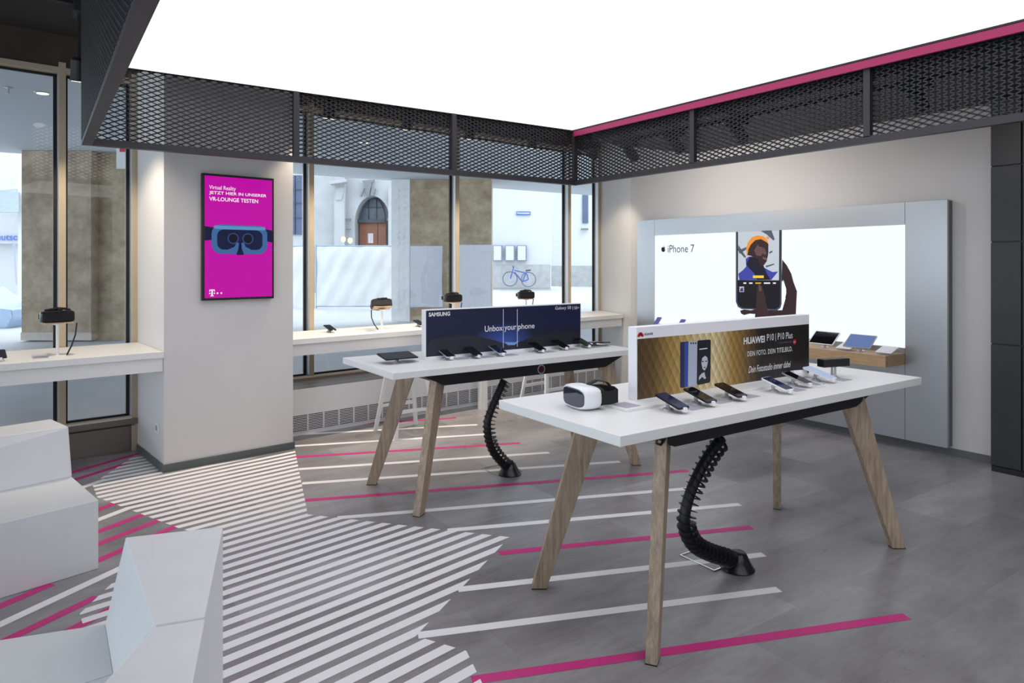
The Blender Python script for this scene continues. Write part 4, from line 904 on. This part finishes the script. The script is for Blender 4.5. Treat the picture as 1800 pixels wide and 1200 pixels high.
def headset_stand(s, d, zh, label, rz, shell=M_HSB, cushion=M_TAN, tip=0.0, cable_side=1):
    st = empty('headset_stand', W(s, d, 0.922), TH, 'white post stand under the '+label, 'stand', 'white headset stands on the window counters')
    b = MB(); b.lathe([(0.055, 0), (0.055, 0.005), (0.010, 0.009), (0.010, zh-0.012), (0.035, zh-0.004), (0.035, zh)], n=24); b.build('post', M_WHITE, st, smooth=True)
    hs = make_headset(label, shell, M_HSB, M_BAND, 0.215, 0.088, 0.095, facem=cushion, e_=6.0); hs.location = W(s, d, 0.922+zh+0.007+0.022*abs(tip)); hs.rotation_euler = (tip, 0, TH+rz)
    hs['group'] = 'black headsets on stands by the windows'
    b = MB(); b.tube([(-0.07, 0.03, 0.090), (-0.03, 0.0, 0.099), (0.01, 0.02, 0.103), (0.05, -0.01, 0.099), (0.085, 0.03, 0.088)], 0.009, 8); b.tube([(-0.01, 0.05, 0.09), (0.0, 0.02, 0.104), (0.02, -0.02, 0.092)], 0.011, 8); b.build('folded_strap', M_BAND, hs, smooth=True)
    b = MB(); b.box((-0.09, -0.04, -0.006), (0.09, 0.04, 0.004)); b.build('under_pad', M_TAN, hs, bevel=0.003)
    cb = empty('headset_cable', W(s+0.1*cable_side, d, 0.922), TH, 'black security cable hanging from the '+label, 'cable', 'black security cables of the headsets')
    b = MB(); b.tube([(0.02*cable_side, 0.0, zh+0.0), (0.012*cable_side, 0.01, zh*0.62), (-0.012*cable_side, 0.0, zh*0.3), (-0.045*cable_side, -0.02, 0.006)], 0.0055, 8); b.build('lead', M_BLACK, cb, smooth=True)
headset_stand(-0.654, 0.22, 0.235, 'black headset left of the pillar', math.radians(6))
headset_stand(2.122, 0.40, 0.205, 'black and tan headset between pillar and blue sign', math.radians(-18), tip=-0.42, cable_side=-1)
headset_stand(3.02, 0.42, 0.235, 'black headset above the left half of the blue sign', math.radians(-6))
headset_stand(4.10, 0.42, 0.235, 'black headset above the right half of the blue sign', math.radians(-14))

# ---------------------------------------------------------------- bar stools
def stool(x, y, rz, label):
    root = empty('bar_stool', (x, y, 0), rz, label, 'stool', 'white bar stools at the window counter')
    hs, ht, zt = 0.215, 0.12, 0.66
    for i, (sx, sy) in enumerate(((-1, -1), (1, -1), (1, 1), (-1, 1))):
        b = MB(); f0 = Vector((sx*hs, sy*hs, 0)); f1 = Vector((sx*ht, sy*ht, zt))
        b.hexa([f0+Vector((a*0.018, c*0.011, 0)) for a, c in ((-1, -1), (1, -1), (1, 1), (-1, 1))], [f1+Vector((a*0.018, c*0.011, 0)) for a, c in ((-1, -1), (1, -1), (1, 1), (-1, 1))]); b.build('leg', M_WHITE, root, bevel=0.001)
    for (ax, ay), (bx, by), z in (((-1, -1), (1, -1), 0.24), ((1, 1), (-1, 1), 0.24)):
        k = hs+(ht-hs)*z/zt; b = MB(); b.bar((ax*k, ay*k, z), (bx*k, by*k, z), 0.012, 0.03); b.build('footrest', M_WHITE, root)
    b = MB(); b.slab(rrect(-0.165, -0.165, 0.165, 0.165, 0.05), 0.03, (0, 0, zt), (1, 0, 0), (0, 1, 0)); b.build('seat', M_WHITE, root, bevel=0.004)
stool(2.86, 5.90, 0.02, 'white bar stool behind the left legs of the rear table')
stool(4.62, 6.02, 0.10, 'white bar stool behind the rear table near the right wall')

# ---------------------------------------------------------------- white lounge seats
SA = math.radians(15)
def R2(x, y, a): return (x*math.cos(a)-y*math.sin(a), x*math.sin(a)+y*math.cos(a))
# rear lounge: seat block and thick back
l1 = empty('lounge_bench', (0.26, 4.185, 0), 0, 'white angular lounge bench with thick back at the left edge', 'bench')
def P1(a, b_): # a along the bench to the left, b_ depth away from the camera
    d1 = Vector((-0.966, -0.259, 0)); d2 = Vector((-0.18, 0.984, 0)); return Vector((0.264, 4.185, 0))+d1*a+d2*b_
b = world_mb(); Zs, Zt = 0.362, 0.645
b.hexa([P1(0, 0), P1(0, 0.92), P1(1.9, 0.92), P1(1.9, 0)], [P1(0, 0)+UP*Zs, P1(0, 0.92)+UP*Zs, P1(1.9, 0.92)+UP*Zs, P1(1.9, 0)+UP*Zs]); 
b.build('seat', M_SOFA, l1, bevel=0.006, seg=3)
b = world_mb(); s_, t_ = Zs-0.002, Zt
b.hexa([P1(0.0, 0.535)+UP*s_, P1(0.0, 0.92)+UP*s_, P1(1.9, 0.92)+UP*s_, P1(1.9, 0.55)+UP*s_], [P1(0.004, 0.60)+UP*t_, P1(0.03, 0.90)+UP*t_, P1(1.9, 0.90)+UP*t_, P1(1.9, 0.74)+UP*t_]); b.build('backrest', M_SOFA, l1, bevel=0.012, seg=3)
# front lounge: faceted back block seen from above, two modules side by side
l2 = empty('lounge_sofa', (0.35, 2.2, 0), 0, 'white faceted lounge seat in the foreground with angular back', 'seat')
T = 0.64
def f2(u, v, z): return at_z(u, v, z)
A = f2(221, 944, T); B = f2(392, 925, T); C = f2(360, 1083, T); D = f2(272, 1098, T)
Bf, Cf = Vector((B.x+0.02, B.y+0.01, 0)), Vector((C.x+0.10, C.y-0.0, 0))
s1_ = f2(185, 1096, 0.36); s2_ = f2(199, 1183, 0.36); s3_ = f2(-60, 1132, 0.36)
b = world_mb()
lo = [Vector((A.x-0.02, A.y+0.0, 0)), Vector((B.x, B.y, 0)), Vector((B.x-0.10, C.y, 0)), Vector((D.x-0.16, D.y+0.0, 0))]
# back block of module one, as a closed faceted solid
vs = [A, B, C, D, Vector((s1_.x, s1_.y, 0.0)), Vector((B.x, B.y, 0.0)), Vector((C.x, C.y, 0.0)), Vector((s2_.x, s2_.y, 0.0)), s1_, s2_]
fs = [(0, 3, 2, 1), (1, 2, 6, 5), (0, 1, 5, 4, 8), (0, 8, 9), (0, 9, 3), (2, 3, 9, 7, 6), (4, 7, 9, 8), (4, 5, 6, 7)]
b.add([v_.copy() for v_ in vs], fs); b.build('backrest', M_SOFA, l2, bevel=0.003)
b = world_mb()
lft = [s1_, s2_, f2(180, 1215, 0.36)]
q = [s1_, Vector((s1_.x-1.2, s1_.y+0.33, 0.36)), Vector((s1_.x-1.3, s2_.y-0.05, 0.36)), s2_]
b.hexa([Vector((p_.x, p_.y, 0)) for p_ in q], q); b.build('seat', M_SOFA, l2, bevel=0.003)
# second module nearer the camera
l3 = empty('lounge_sofa', (0.3, 1.7, 0), 0, 'white lounge seat module cut by the bottom photo edge', 'seat')
D2 = D+Vector((0, -0.004, -0.004)); C2 = C+Vector((0.0, -0.004, -0.004)); F_ = f2(338, 1200, T)-Vector((0.0, 0.0, 0.004)); ext = (F_-C2)*2.2
G_ = C2+ext; G_.z = C2.z; Hh_ = f2(180, 1200, T); e2_ = (Hh_-D2)*1.6; I_ = D2+e2_; I_.z = D2.z
s2b = s2_+Vector((0, -0.004, 0))
b = world_mb()
vs = [D2, C2, G_, I_, Vector((s2b.x, s2b.y, 0)), Vector((C2.x, C2.y, 0)), Vector((G_.x, G_.y, 0)), Vector((I_.x-0.1, I_.y, 0)), s2b, Vector((I_.x-0.1, I_.y, 0.36))]
fs = [(0, 3, 2, 1), (1, 2, 6, 5), (0, 1, 5, 4, 8), (0, 8, 9, 3), (2, 3, 9, 7, 6), (4, 7, 9, 8), (4, 5, 6, 7)]
b.add([v_.copy() for v_ in vs], fs); b.build('backrest', M_SOFA, l3, bevel=0.003)
b = world_mb(); q = [s2b, Vector((s2_.x-1.3, s2_.y-0.06, 0.36)), Vector((s2_.x-1.3, 1.2, 0.36)), Vector((I_.x-0.1, 1.2, 0.36))]
b.hexa([Vector((p_.x, p_.y, 0)) for p_ in q], q); b.build('seat', M_SOFA, l3, bevel=0.003)

# ================================================================== OUTSIDE
M_PAVE = mat('pale_paving', (172, 174, 178), 0.6, var=0.05, scale=1.5)
M_PAVE2 = mat('street_paving', (190, 191, 192), 0.7, var=0.03, scale=0.6)
M_TRAV = stone_mat('travertine', (136, 118, 94), (194, 176, 148), 2.0)
M_TRAV2 = stone_mat('brown_travertine', (134, 114, 94), (186, 168, 144), 2.0)
M_ARC = mat('arcade_ceiling_paint', (196, 200, 206), 0.8, var=0.01)
M_RENDER = mat('pale_render', (168, 169, 172), 0.9, var=0.07, scale=1.6)
M_RENDW = mat('white_render', (194, 196, 198), 0.9, var=0.02, scale=0.8)
M_STONE2 = mat('weathered_stone', (118, 121, 126), 0.9, var=0.08, scale=1.5)
def rframe(D): return at_depth(CX, CY, D)  # centre line point
def fac(u0, v0, u1, v1, D, thick=0.3):
    """slab facing the shop, parallel to the picture plane, at depth D"""
    a = at_depth(u0, v1, D); c = at_depth(u1, v0, D); O = a
    wd = (c-a).dot(RT); ht = c.z-a.z
    return O, wd, ht
def add_fac(b, u0, v0, u1, v1, D, th=0.3, mi=0):
    O, wd, ht = fac(u0, v0, u1, v1, D); b.slab([(0, 0), (wd, 0), (wd, ht), (0, ht)], th, O, RT, UP, mi, off=-th); return b
# ground: arcade floor then street, rising gently
b = world_mb(); b.hexa([W(-14, 0.93, -0.1), W(22, 0.93, -0.1), (24, 17, -0.1), (-14, 17, -0.1)], [W(-14, 0.93, -0.005), W(22, 0.93, -0.005), (24, 17, 0.0), (-14, 17, 0.0)])
b.build('floor_arcade', M_PAVE, kind='structure')
b = world_mb(); b.hexa([(-30, 17, -0.1), (40, 17, -0.1), (70, 60, -0.1), (-50, 60, -0.1)], [(-30, 17, 0.0), (40, 17, 0.0), (70, 60, 0.95), (-50, 60, 0.95)]); b.build('street', M_PAVE2, kind='structure')
# arcade ceiling
b = world_mb(); b.hexa([W(-14, 1.05, 3.86), W(22, 1.05, 3.86), (26, 17.6, 3.86), (-14, 17.6, 3.86)], [W(-14, 1.05, 4.4), W(22, 1.05, 4.4), (26, 17.6, 4.4), (-14, 17.6, 4.4)]); b.build('ceiling_arcade', M_ARC, kind='structure')
b = world_mb(); b.hexa([W(-14, 1.05, 3.42), W(22, 1.05, 3.42), W(22, 1.2, 3.42), W(-14, 1.2, 3.42)], [W(-14, 1.05, 3.9), W(22, 1.05, 3.9), W(22, 1.2, 3.9), W(-14, 1.2, 3.9)]); b.build('wall_facade', M_ARC, kind='structure')
dl = emat('downlight', (255, 240, 205), 3.0)
for u_, v_ in ((75, 163), (640, 250)):
    p = at_z(u_, v_, 3.86); e_ = empty('downlight', (p.x, p.y, 3.86), 0, 'round warm downlight in the arcade ceiling '+('seen in the left window' if u_ < 100 else 'over the long window'), 'downlight', 'arcade downlights')
    b = world_mb(); b.lathe([(0.09, -0.012), (0.10, 0.0)], (p.x, p.y, 3.86), 20); b.build('rim', M_SILVER, e_); b = world_mb(); b.lathe([(0.07, -0.014), (0.07, -0.011)], (p.x, p.y, 3.86), 20); b.build('lamp', dl, e_)
p = at_z(15, 153, 3.86); e_ = empty('sprinkler', (p.x, p.y, 3.86), 0, 'small sprinkler head on the arcade ceiling at upper left', 'sprinkler')
b = world_mb(); b.lathe([(0.02, -0.09), (0.035, -0.085), (0.012, -0.08), (0.012, -0.02), (0.05, -0.01), (0.05, 0)], (p.x, p.y, 3.86), 14); b.build('head', M_SILVER, e_)
# small hanging sign in the arcade
p = at_depth(215, 268, 12.5); e_ = empty('hanging_sign', (p.x, p.y, 3.1), -YAW, 'small white hanging sign with red square under the arcade ceiling', 'sign')
b = MB(); b.box((-0.09, -0.03, 0.2), (0.09, 0.03, 0.78)); b.build('sign_box', M_PAPER, e_); b = MB(); b.box((-0.03, -0.034, 0.50), (0.07, -0.03, 0.60)); b.build('red_square', M_RED, e_)
# travertine piers
c1 = empty('stone_pier', (-0.25, 17, 0), 0, 'brown travertine arcade pier seen through the left window', 'pier', 'travertine arcade piers')
a = at_z(38, 598, 0); c = at_z(160, 596, 0)
b = world_mb(); D1 = 13.9; O, wd, ht = fac(38, 250, 160, 598, D1); b.slab([(0, 0), (wd, 0), (wd, 3.855-O.z), (0, 3.855-O.z)], 0.9, O, RT, UP, off=-0.9); b.build('shaft', M_TRAV2, c1)
O2, wd2, _ = fac(160, 250, 219, 598, D1+0.25); b = world_mb(); b.slab([(0.004, 0), (wd2, 0), (wd2, 3.855-O2.z), (0.004, 3.855-O2.z)], 0.7, O2, RT, UP, off=-0.7); b.build('side_shaft', M_TRAV, c1)
b = world_mb(); b.slab([(-0.01, 0), (wd+0.01, 0), (wd+0.01, 0.16), (-0.01, 0.16)], 0.015, O, RT, UP); b.build('plinth', mat('pale_plinth', (196, 188, 182), 0.7), c1)
c2 = empty('stone_pier', (8.4, 17, 0), 0, 'travertine arcade pier with white poster seen through the long window', 'pier', 'travertine arcade piers')
D2_ = 18.7; b = world_mb(); O, wd, ht = fac(721, 300, 864, 558, D2_); b.slab([(0, -0.2), (wd, -0.2), (wd, 3.855-O.z), (0, 3.855-O.z)], 1.2, O, RT, UP, off=-1.2); b.build('shaft', M_TRAV, c2)
# relief panel beside it
c3 = empty('relief_panel', (7.6, 17, 0), 0, 'white pilaster with wavy relief left of the travertine pier', 'pilaster')
O, wd, ht = fac(688, 300, 720.5, 552, D2_); b = world_mb(); b.slab([(0, -0.2), (wd, -0.2), (wd, 3.855-O.z), (0, 3.855-O.z)], 0.8, O, RT, UP, off=-0.8); M_REL = mat('white_relief', (240, 241, 242), 0.8); b.build('pilaster_body', M_REL, c3)
b = world_mb(); nw = int((3.7-O.z)/0.16)
for k in range(nw):
    for x_ in (0.30, 0.56, 0.82):
        z_ = 0.1+k*0.16; x1_ = wd*x_
        b.slab([(x1_-0.05, z_), (x1_+0.03, z_+0.02), (x1_+0.05, z_+0.09), (x1_-0.01, z_+0.12), (x1_-0.01, z_+0.06)], 0.03, O, RT, UP)
b.build('relief', M_REL, c3)
# posters on the pier
def poster(u0, v0, u1, v1, D, label, hole=None):
    O, wd, ht = fac(u0, v0, u1, v1, D); b = world_mb(); rp = []
    b.slab([(0, 0), (wd*0.45, 0.01), (wd, 0), (wd*0.98, ht*0.4), (wd, ht), (0, ht*0.997)], 0.004, O, RT, UP); o = b.build('poster', mat('white_poster_paper', (214, 216, 224), 0.7, var=0.03)); tag(o, label, 'poster', 'white posters on the travertine pier'); return o
poster(721, 432, 778, 540, D2_-0.006, 'white paper sheet on the left half of the travertine pier')
poster(800, 430, 864, 552, D2_-0.006, 'white paper sheet on the right half of the travertine pier')
# construction fence with white sheeting
def fence(u0, u1, v0, v1, D, label):
    root = empty('site_fence', at_depth((u0+u1)/2, CY, D)*1.0-UP*1.5, 0, label, 'fence', 'white sheeted site fence panels'); 
    O, wd, ht = fac(u0, v0, u1, v1, D)
    b = world_mb()
    nx_, nz_ = 40, 16
    for kz in range(nz_+1):
        for kx in range(nx_+1):
            x_ = wd*kx/nx_; z_ = 0.05+(ht-0.07)*kz/nz_
            dp = 0.018*math.sin(x_*5.1+z_*2.3)+0.012*math.sin(x_*11.7-z_*6.1)+0.02*math.sin(z_*4.0+1.0)
            b.v.append(O+RT*x_+UP*z_-FW*dp)
    for kz in range(nz_):
        for kx in range(nx_):
            a_3 = kz*(nx_+1)+kx; b.f.append([a_3, a_3+1, a_3+nx_+2, a_3+nx_+1]); b.m.append(0)
    b.build('sheet', mat('white_sheeting', (218, 219, 220), 0.6, var=0.05, scale=3), root)
    b = world_mb()
    for x_ in (0, wd): b.tube([O+RT*x_-UP*0.05, O+RT*x_+UP*(ht+0.03)], 0.022, 10)
    b.tube([O+UP*ht, O+RT*wd+UP*ht], 0.018, 8); b.tube([O+UP*0.03, O+RT*wd+UP*0.03], 0.018, 8)
    b.build('frame', mat('galvanised_tube', (150, 166, 186), 0.4, metal=0.5), root)
    b = world_mb()
    for x_ in (0, wd): b.slab([(x_-0.35, -0.22), (x_+0.35, -0.22), (x_+0.35, -0.05), (x_-0.35, -0.05)], 0.22, O+FW*0.11, RT, UP)
    b.build('foot', mat('concrete_foot', (176, 188, 200), 0.8), root)
fence(556, 720, 432, 540, 22.3, 'white sheeted fence panel in front of the arched door')
fence(440, 552, 432, 546, 22.3, 'white sheeted fence panel left of the arched door beside the pillar')
# church front with arched doorway
ch = empty('church_front', at_depth(600, CY, 30)-UP*1, 0, 'pale stone church front with arched wooden door behind the fence', 'building')
DC = 30.0
b = world_mb()
cu, cv, ru = 654.5, 392.0, 31.0     # arch centre, half width in pixels
O, wd, ht = fac(533, 250, 720, 560, DC)
def cp(u_, v_): p_ = at_depth(u_, v_, DC)-O; return (p_.dot(RT), p_.z)
arch = [cp(cu-ru, 560)]+[cp(cu-ru*math.cos(math.radians(a)), cv-ru*1.55*math.sin(math.radians(a))) for a in range(0, 181, 12)]+[cp(cu+ru, 560)]
outer_ = [cp(533, 560)]+arch+[cp(730, 560), cp(730, 180), cp(533, 180)]
b.slab(outer_, 0.9, O, RT, UP, off=-0.9); b.build('stone_wall', M_RENDER, ch)
# recess back wall: fanlight and door leaves
Db = DC+0.85
def bslab(mb, pts, D, th=0.05, off=0.0):
    O_ = at_depth(600, CY, D); mb.slab([((at_depth(u_, v_, D)-O_).dot(RT), (at_depth(u_, v_, D)-O_).z) for u_, v_ in pts], th, O_, RT, UP, off=off); return mb
b = world_mb(); bslab(b, [(618, 560), (700, 560), (700, 330), (618, 330)], Db, 0.1, off=-0.1); b.build('recess_wall', M_STONE2, ch)
b = world_mb(); bslab(b, [(630.5+(1-math.cos(math.radians(a)))*23.2, 386-39*math.sin(math.radians(a))) for a in range(0, 181, 12)][::-1], Db-0.06, 0.04); fnl = b.build('fanlight', mat('dark_fanlight_glass', (74, 84, 100), 0.3, var=0.2, scale=6), ch)
b = world_mb()
for u_ in (648, 662): bslab(b, [(u_-0.5, 386), (u_+0.5, 386), (u_+0.5, 350), (u_-0.5, 350)], Db-0.12, 0.04)
bslab(b, [(634, 364), (674, 364), (674, 365), (634, 365)], Db-0.12, 0.04); b.build('glazing_bar', mat('iron_bar', (50, 58, 70), 0.6), fnl)
b = world_mb(); bslab(b, [(629, 392), (678, 391), (678, 385), (629, 386)], Db-0.2, 0.15); b.build('door_lintel', mat('dark_lintel', (64, 66, 76), 0.6), ch)
M_DOOR = wood_mat('brown_door_wood', (112, 66, 46), (140, 88, 64), 'Z')
for a0_, a1_ in ((632.5, 664), (665, 679)):
    b = world_mb(); bslab(b, [(a0_, 560), (a1_, 560), (a1_, 391), (a0_, 391)], Db-0.1, 0.05); dr_ = b.build('door_leaf', M_DOOR, ch)
b = world_mb(); bslab(b, [(647, 427), (656, 427), (656, 410), (647, 410)], Db-0.13, 0.02); b.build('notice', M_PAPER, ch)
# keystone, voussoirs, imposts, pilasters
b = world_mb()
for q in ([(640,322),(654,321),(650,344),(646,344)], [(637,318),(659,316),(657,321),(640,322)], [(655,329),(661,332),(657,345),(652,343)], [(633,345),(640,330),(642,331),(636,346)]): bslab(b, q[::-1], DC-0.12, 0.12)
b.build('keystone', M_STONE2, ch)
for u0_, u1_ in ((608, 617), (681, 687)):
    b = world_mb(); 
    bslab(b, [(u0_, 388), (u1_, 388), (u1_, 384), (u0_, 384)], DC-0.15, 0.15); bslab(b, [(u0_+1, 404), (u1_, 404), (u1_, 402), (u0_+1, 402)], DC-0.12, 0.12); b.build('impost', M_STONE2, ch)
b = world_mb(); bslab(b, [(590, 560), (608, 560), (608, 300), (590, 300)], DC-0.25, 0.24); bslab(b, [(584, 326), (613, 322), (615, 317), (583, 320)], DC-0.55, 0.5); bslab(b, [(592, 352), (601, 352), (607, 330), (592, 331)], DC-0.4, 0.16); b.build('pilaster', M_RENDER, ch)
b = world_mb(); bslab(b, [(684, 560), (720, 560), (720, 330), (684, 330)], DC-0.2, 0.19); b.build('pilaster', M_RENDER, ch)
# building at the left of the church with dark glass grid
ob = empty('glass_front_building', at_depth(520, CY, 32), 0, 'building with dark blue window grid glimpsed beside the pillar', 'building')
b = world_mb(); add_fac(b, 420, 150, 531.5, 600, 32.0, 1.0); b.build('wall', M_RENDW, ob)
b = world_mb(); add_fac(b, 440, 308, 531, 412, 31.9, 0.08); gw = b.build('window', mat('dark_blue_window', (74, 88, 120), 0.25, var=0.15, scale=2), ob)
b = world_mb()
for v_ in (333, 357, 383): add_fac(b, 440, v_-0.6, 531, v_+0.6, 31.84, 0.06)
for u_ in (470, 494, 518): add_fac(b, u_-0.6, 308, u_+0.6, 412, 31.84, 0.06)
b.build('glazing_bar', mat('blue_bar', (58, 66, 96), 0.5), gw)
# white building at the right: notice boards, street sign, plinth
wb_ = empty('white_house', at_depth(920, CY, 34), 0, 'bright white house front with stone plinth beyond the arcade', 'building')
DW = 34.0
b = world_mb(); add_fac(b, 850, 120, 968, 520, DW, 2.0); b.build('wall', M_RENDW, wb_)
b = world_mb(); add_fac(b, 969, 120, 1120, 520, DW+4, 2.0); b.build('side_wing', mat('bright_render', (204, 205, 206), 0.9), wb_)
b = world_mb(); add_fac(b, 850, 465, 968, 506, DW-0.06, 0.05); add_fac(b, 969, 467, 1120, 506, DW+3.94, 0.05); b.build('plinth', mat('mottled_plinth', (166, 167, 168), 0.9, var=0.12, scale=4), wb_)
b = world_mb(); add_fac(b, 1024, 342, 1034, 392, DW+3.9, 0.08); b.build('window', mat('dark_blue_window', (74, 88, 120)), wb_)
b = world_mb(); add_fac(b, 1022, 401, 1034, 404, DW+3.6, 0.3); b.build('window_ledge', M_STONE2, wb_)
for k, (u0_, u1_, nm) in enumerate(((866.5, 883, 'left'), (888, 905, 'middle'), (909, 926, 'right'))):
    e_ = empty('notice_board', at_depth((u0_+u1_)/2, 445, DW-0.1), 0, 'glazed grey-framed notice board on the white house, '+nm+' of three', 'notice board', 'notice boards on the white house')
    b = world_mb(); add_fac(b, u0_, 431, u1_, 458.5, DW-0.25, -0.0+0.18); b.build('case', mat('grey_board_frame', (112, 126, 148), 0.5), e_)
    b = world_mb(); add_fac(b, u0_+1.3, 432.3, u1_-2.2, 457, DW-0.26, 0.01); b.build('sheet', mat('board_sheet', (200, 204, 208), 0.6), e_)
# street sign
O, wd, ht = fac(907.5, 371.5, 932.5, 378, DW-0.08)
ss = empty('street_sign', O, 0, 'blue street name sign on the white house', 'sign'); b = world_mb(); b.slab([(0, 0), (wd, 0), (wd, ht), (0, ht)], 0.03, O, RT, UP); b.build('plate', mat('blue_sign_enamel', (64, 98, 168), 0.4), ss)
text('Promenadeplatz', O, RT, UP, wd*0.06, ht*0.20, wd*0.88, ht*0.62, mat('sign_white', (240, 244, 250), 0.5), ss, off=0.035, bold=0.01)
# bicycle leaning at the plinth
DB = 33.0
bz = at_depth(0, 503, DB).z
bc = empty('bicycle', at_depth(914, 503, DB), -YAW, 'blue bicycle parked against the white house plinth', 'bicycle')
def bp(u_, v_): return at_depth(u_, v_, DB)
M_BBLUE = mat('blue_bike_frame', (52, 74, 168), 0.4); M_TYRE = mat('grey_tyre', (96, 106, 124), 0.7)
for (u_, v_) in ((896.5, 490), (929, 491)):
    c_ = bp(u_, v_); r_ = 12.6/FPX*DB; b = world_mb()
    b.tube([c_+RT*r_*math.cos(2*math.pi*k/32)+UP*r_*math.sin(2*math.pi*k/32) for k in range(33)], 0.028, 6, cap=False); wh = b.build('wheel', M_TYRE, bc, smooth=True)
    b = world_mb(); 
    for k in range(14): a_2 = math.pi*k/14*2; b.tube([c_, c_+RT*r_*math.cos(a_2)+UP*r_*math.sin(a_2)], 0.004, 4)
    b.build('spokes', mat('spoke_steel', (190, 198, 208), 0.4), wh)
b = world_mb()
for p_, q_ in (((904, 475), (926, 480)), ((904.5, 478), (918, 495)), ((926, 477), (918, 495)), ((926, 481), (929, 491)), ((918, 495), (929, 491)), ((903, 470), (897, 490))): b.tube([bp(*p_), bp(*q_)], 0.026, 8)
b.build('frame', M_BBLUE, bc, smooth=True)
b = world_mb(); b.tube([bp(903, 472), bp(901, 467), bp(904, 469.5)], 0.02, 6); b.build('handlebar', M_BLACK, bc); b = world_mb(); b.bar(bp(924, 475.5), bp(933, 474.5), 0.08, 0.06); b.build('saddle', M_BLACK, bc)
# lamps at the church side
p = at_depth(609, 421, 26); e_ = empty('street_lamp', (p.x, p.y, 0.2), 0, 'small twin warm lamps above the fence', 'lamp')
for dx in (-0.12, 0.14):
    b = world_mb(); b.lathe([(0.03, -0.12), (0.09, -0.05), (0.09, 0.05), (0.04, 0.1)], p+RT*dx+UP*(-0.03 if dx > 0 else 0.02), 12); b.build('lamp_glass', emat('warm_lamp', (255, 240, 200), 1.6), e_, smooth=True)
b = world_mb(); b.tube([(p.x, p.y, 0.15), (p.x, p.y, p.z-0.14)], 0.03, 8); b.build('lamp_post', M_STONE2, e_)
# left window: white shop front with blue lettering and sloping awning
ls = empty('shop_front', at_depth(10, CY, 26), 0, 'white shop front with blue lettering at the far left', 'building')
b = world_mb(); add_fac(b, -260, 120, 60, 640, 27.0, 1.5); b.build('wall', M_RENDW, ls)
b = world_mb(); O, wd, ht = fac(-60, 381, 60, 428, 26.6); b.slab([(0, 0), (wd, 0), (wd, ht), (0, ht)], 0.12, O, RT, UP); b.build('fascia_board', mat('fascia_white', (190, 192, 196), 0.6), ls)
lq = at_depth(48, 422.5, 26.4); lw = 66/FPX*26.4
text('Deutsche', lq-RT*lw, RT, UP, 0, 0, lw, 12/FPX*26.4, mat('blue_letters', (70, 104, 190), 0.5), ls, off=0.02, bold=0.02)
b = world_mb(); add_fac(b, 31.5, 260, 40, 620, 25.0, 0.5); b.build('corner_post', mat('bright_render', (204, 205, 206), 0.9), ls)
b = world_mb(); O = at_depth(-80, 374, 26); 
b.add([at_depth(-80, 345, 25.2), at_depth(33, 333, 25.2), at_depth(33, 374, 23.8), at_depth(-80, 374, 23.8), at_depth(-80, 343, 25.2), at_depth(33, 331, 25.2), at_depth(33, 372.6, 23.8), at_depth(-80, 372.6, 23.8)], [(0,1,2,3),(4,5,6,7),(0,1,5,4),(1,2,6,5),(2,3,7,6),(3,0,4,7)])
b.build('awning', mat('grey_blue_awning', (140, 150, 156), 0.7, var=0.08, scale=5), ls)
b = world_mb(); b.tube([at_depth(24, 426, 25.8), at_depth(29, 500, 25.8)], 0.03, 8); b.build('rain_pipe', mat('violet_grey_pipe', (178, 176, 206), 0.6), ls)
# dark parked car glimpsed at the lower left
cr = empty('car', at_depth(0, 590, 16), -YAW, 'pale blue car front glimpsed behind the left window counter', 'car')
b = MB(); prof_ = [(-2.2, 0.15), (0.18, 0.15), (0.30, 0.4), (0.26, 0.62), (-0.5, 0.72), (-1.0, 1.1), (-2.2, 1.15)]
b.slab(prof_, 1.5, (0, 1.5, 0), (1, 0, 0), (0, 0, 1)); b.build('car_body', mat('pale_blue_car_paint', (160, 180, 206), 0.2, metal=0.3), cr, bevel=0.05, seg=3)
for x_ in (-0.35,):
    b = MB(); b.tube([(x_, -0.02, 0.28), (x_, 0.2, 0.28)], 0.28, 20); b.build('wheel', M_BLACK, cr)
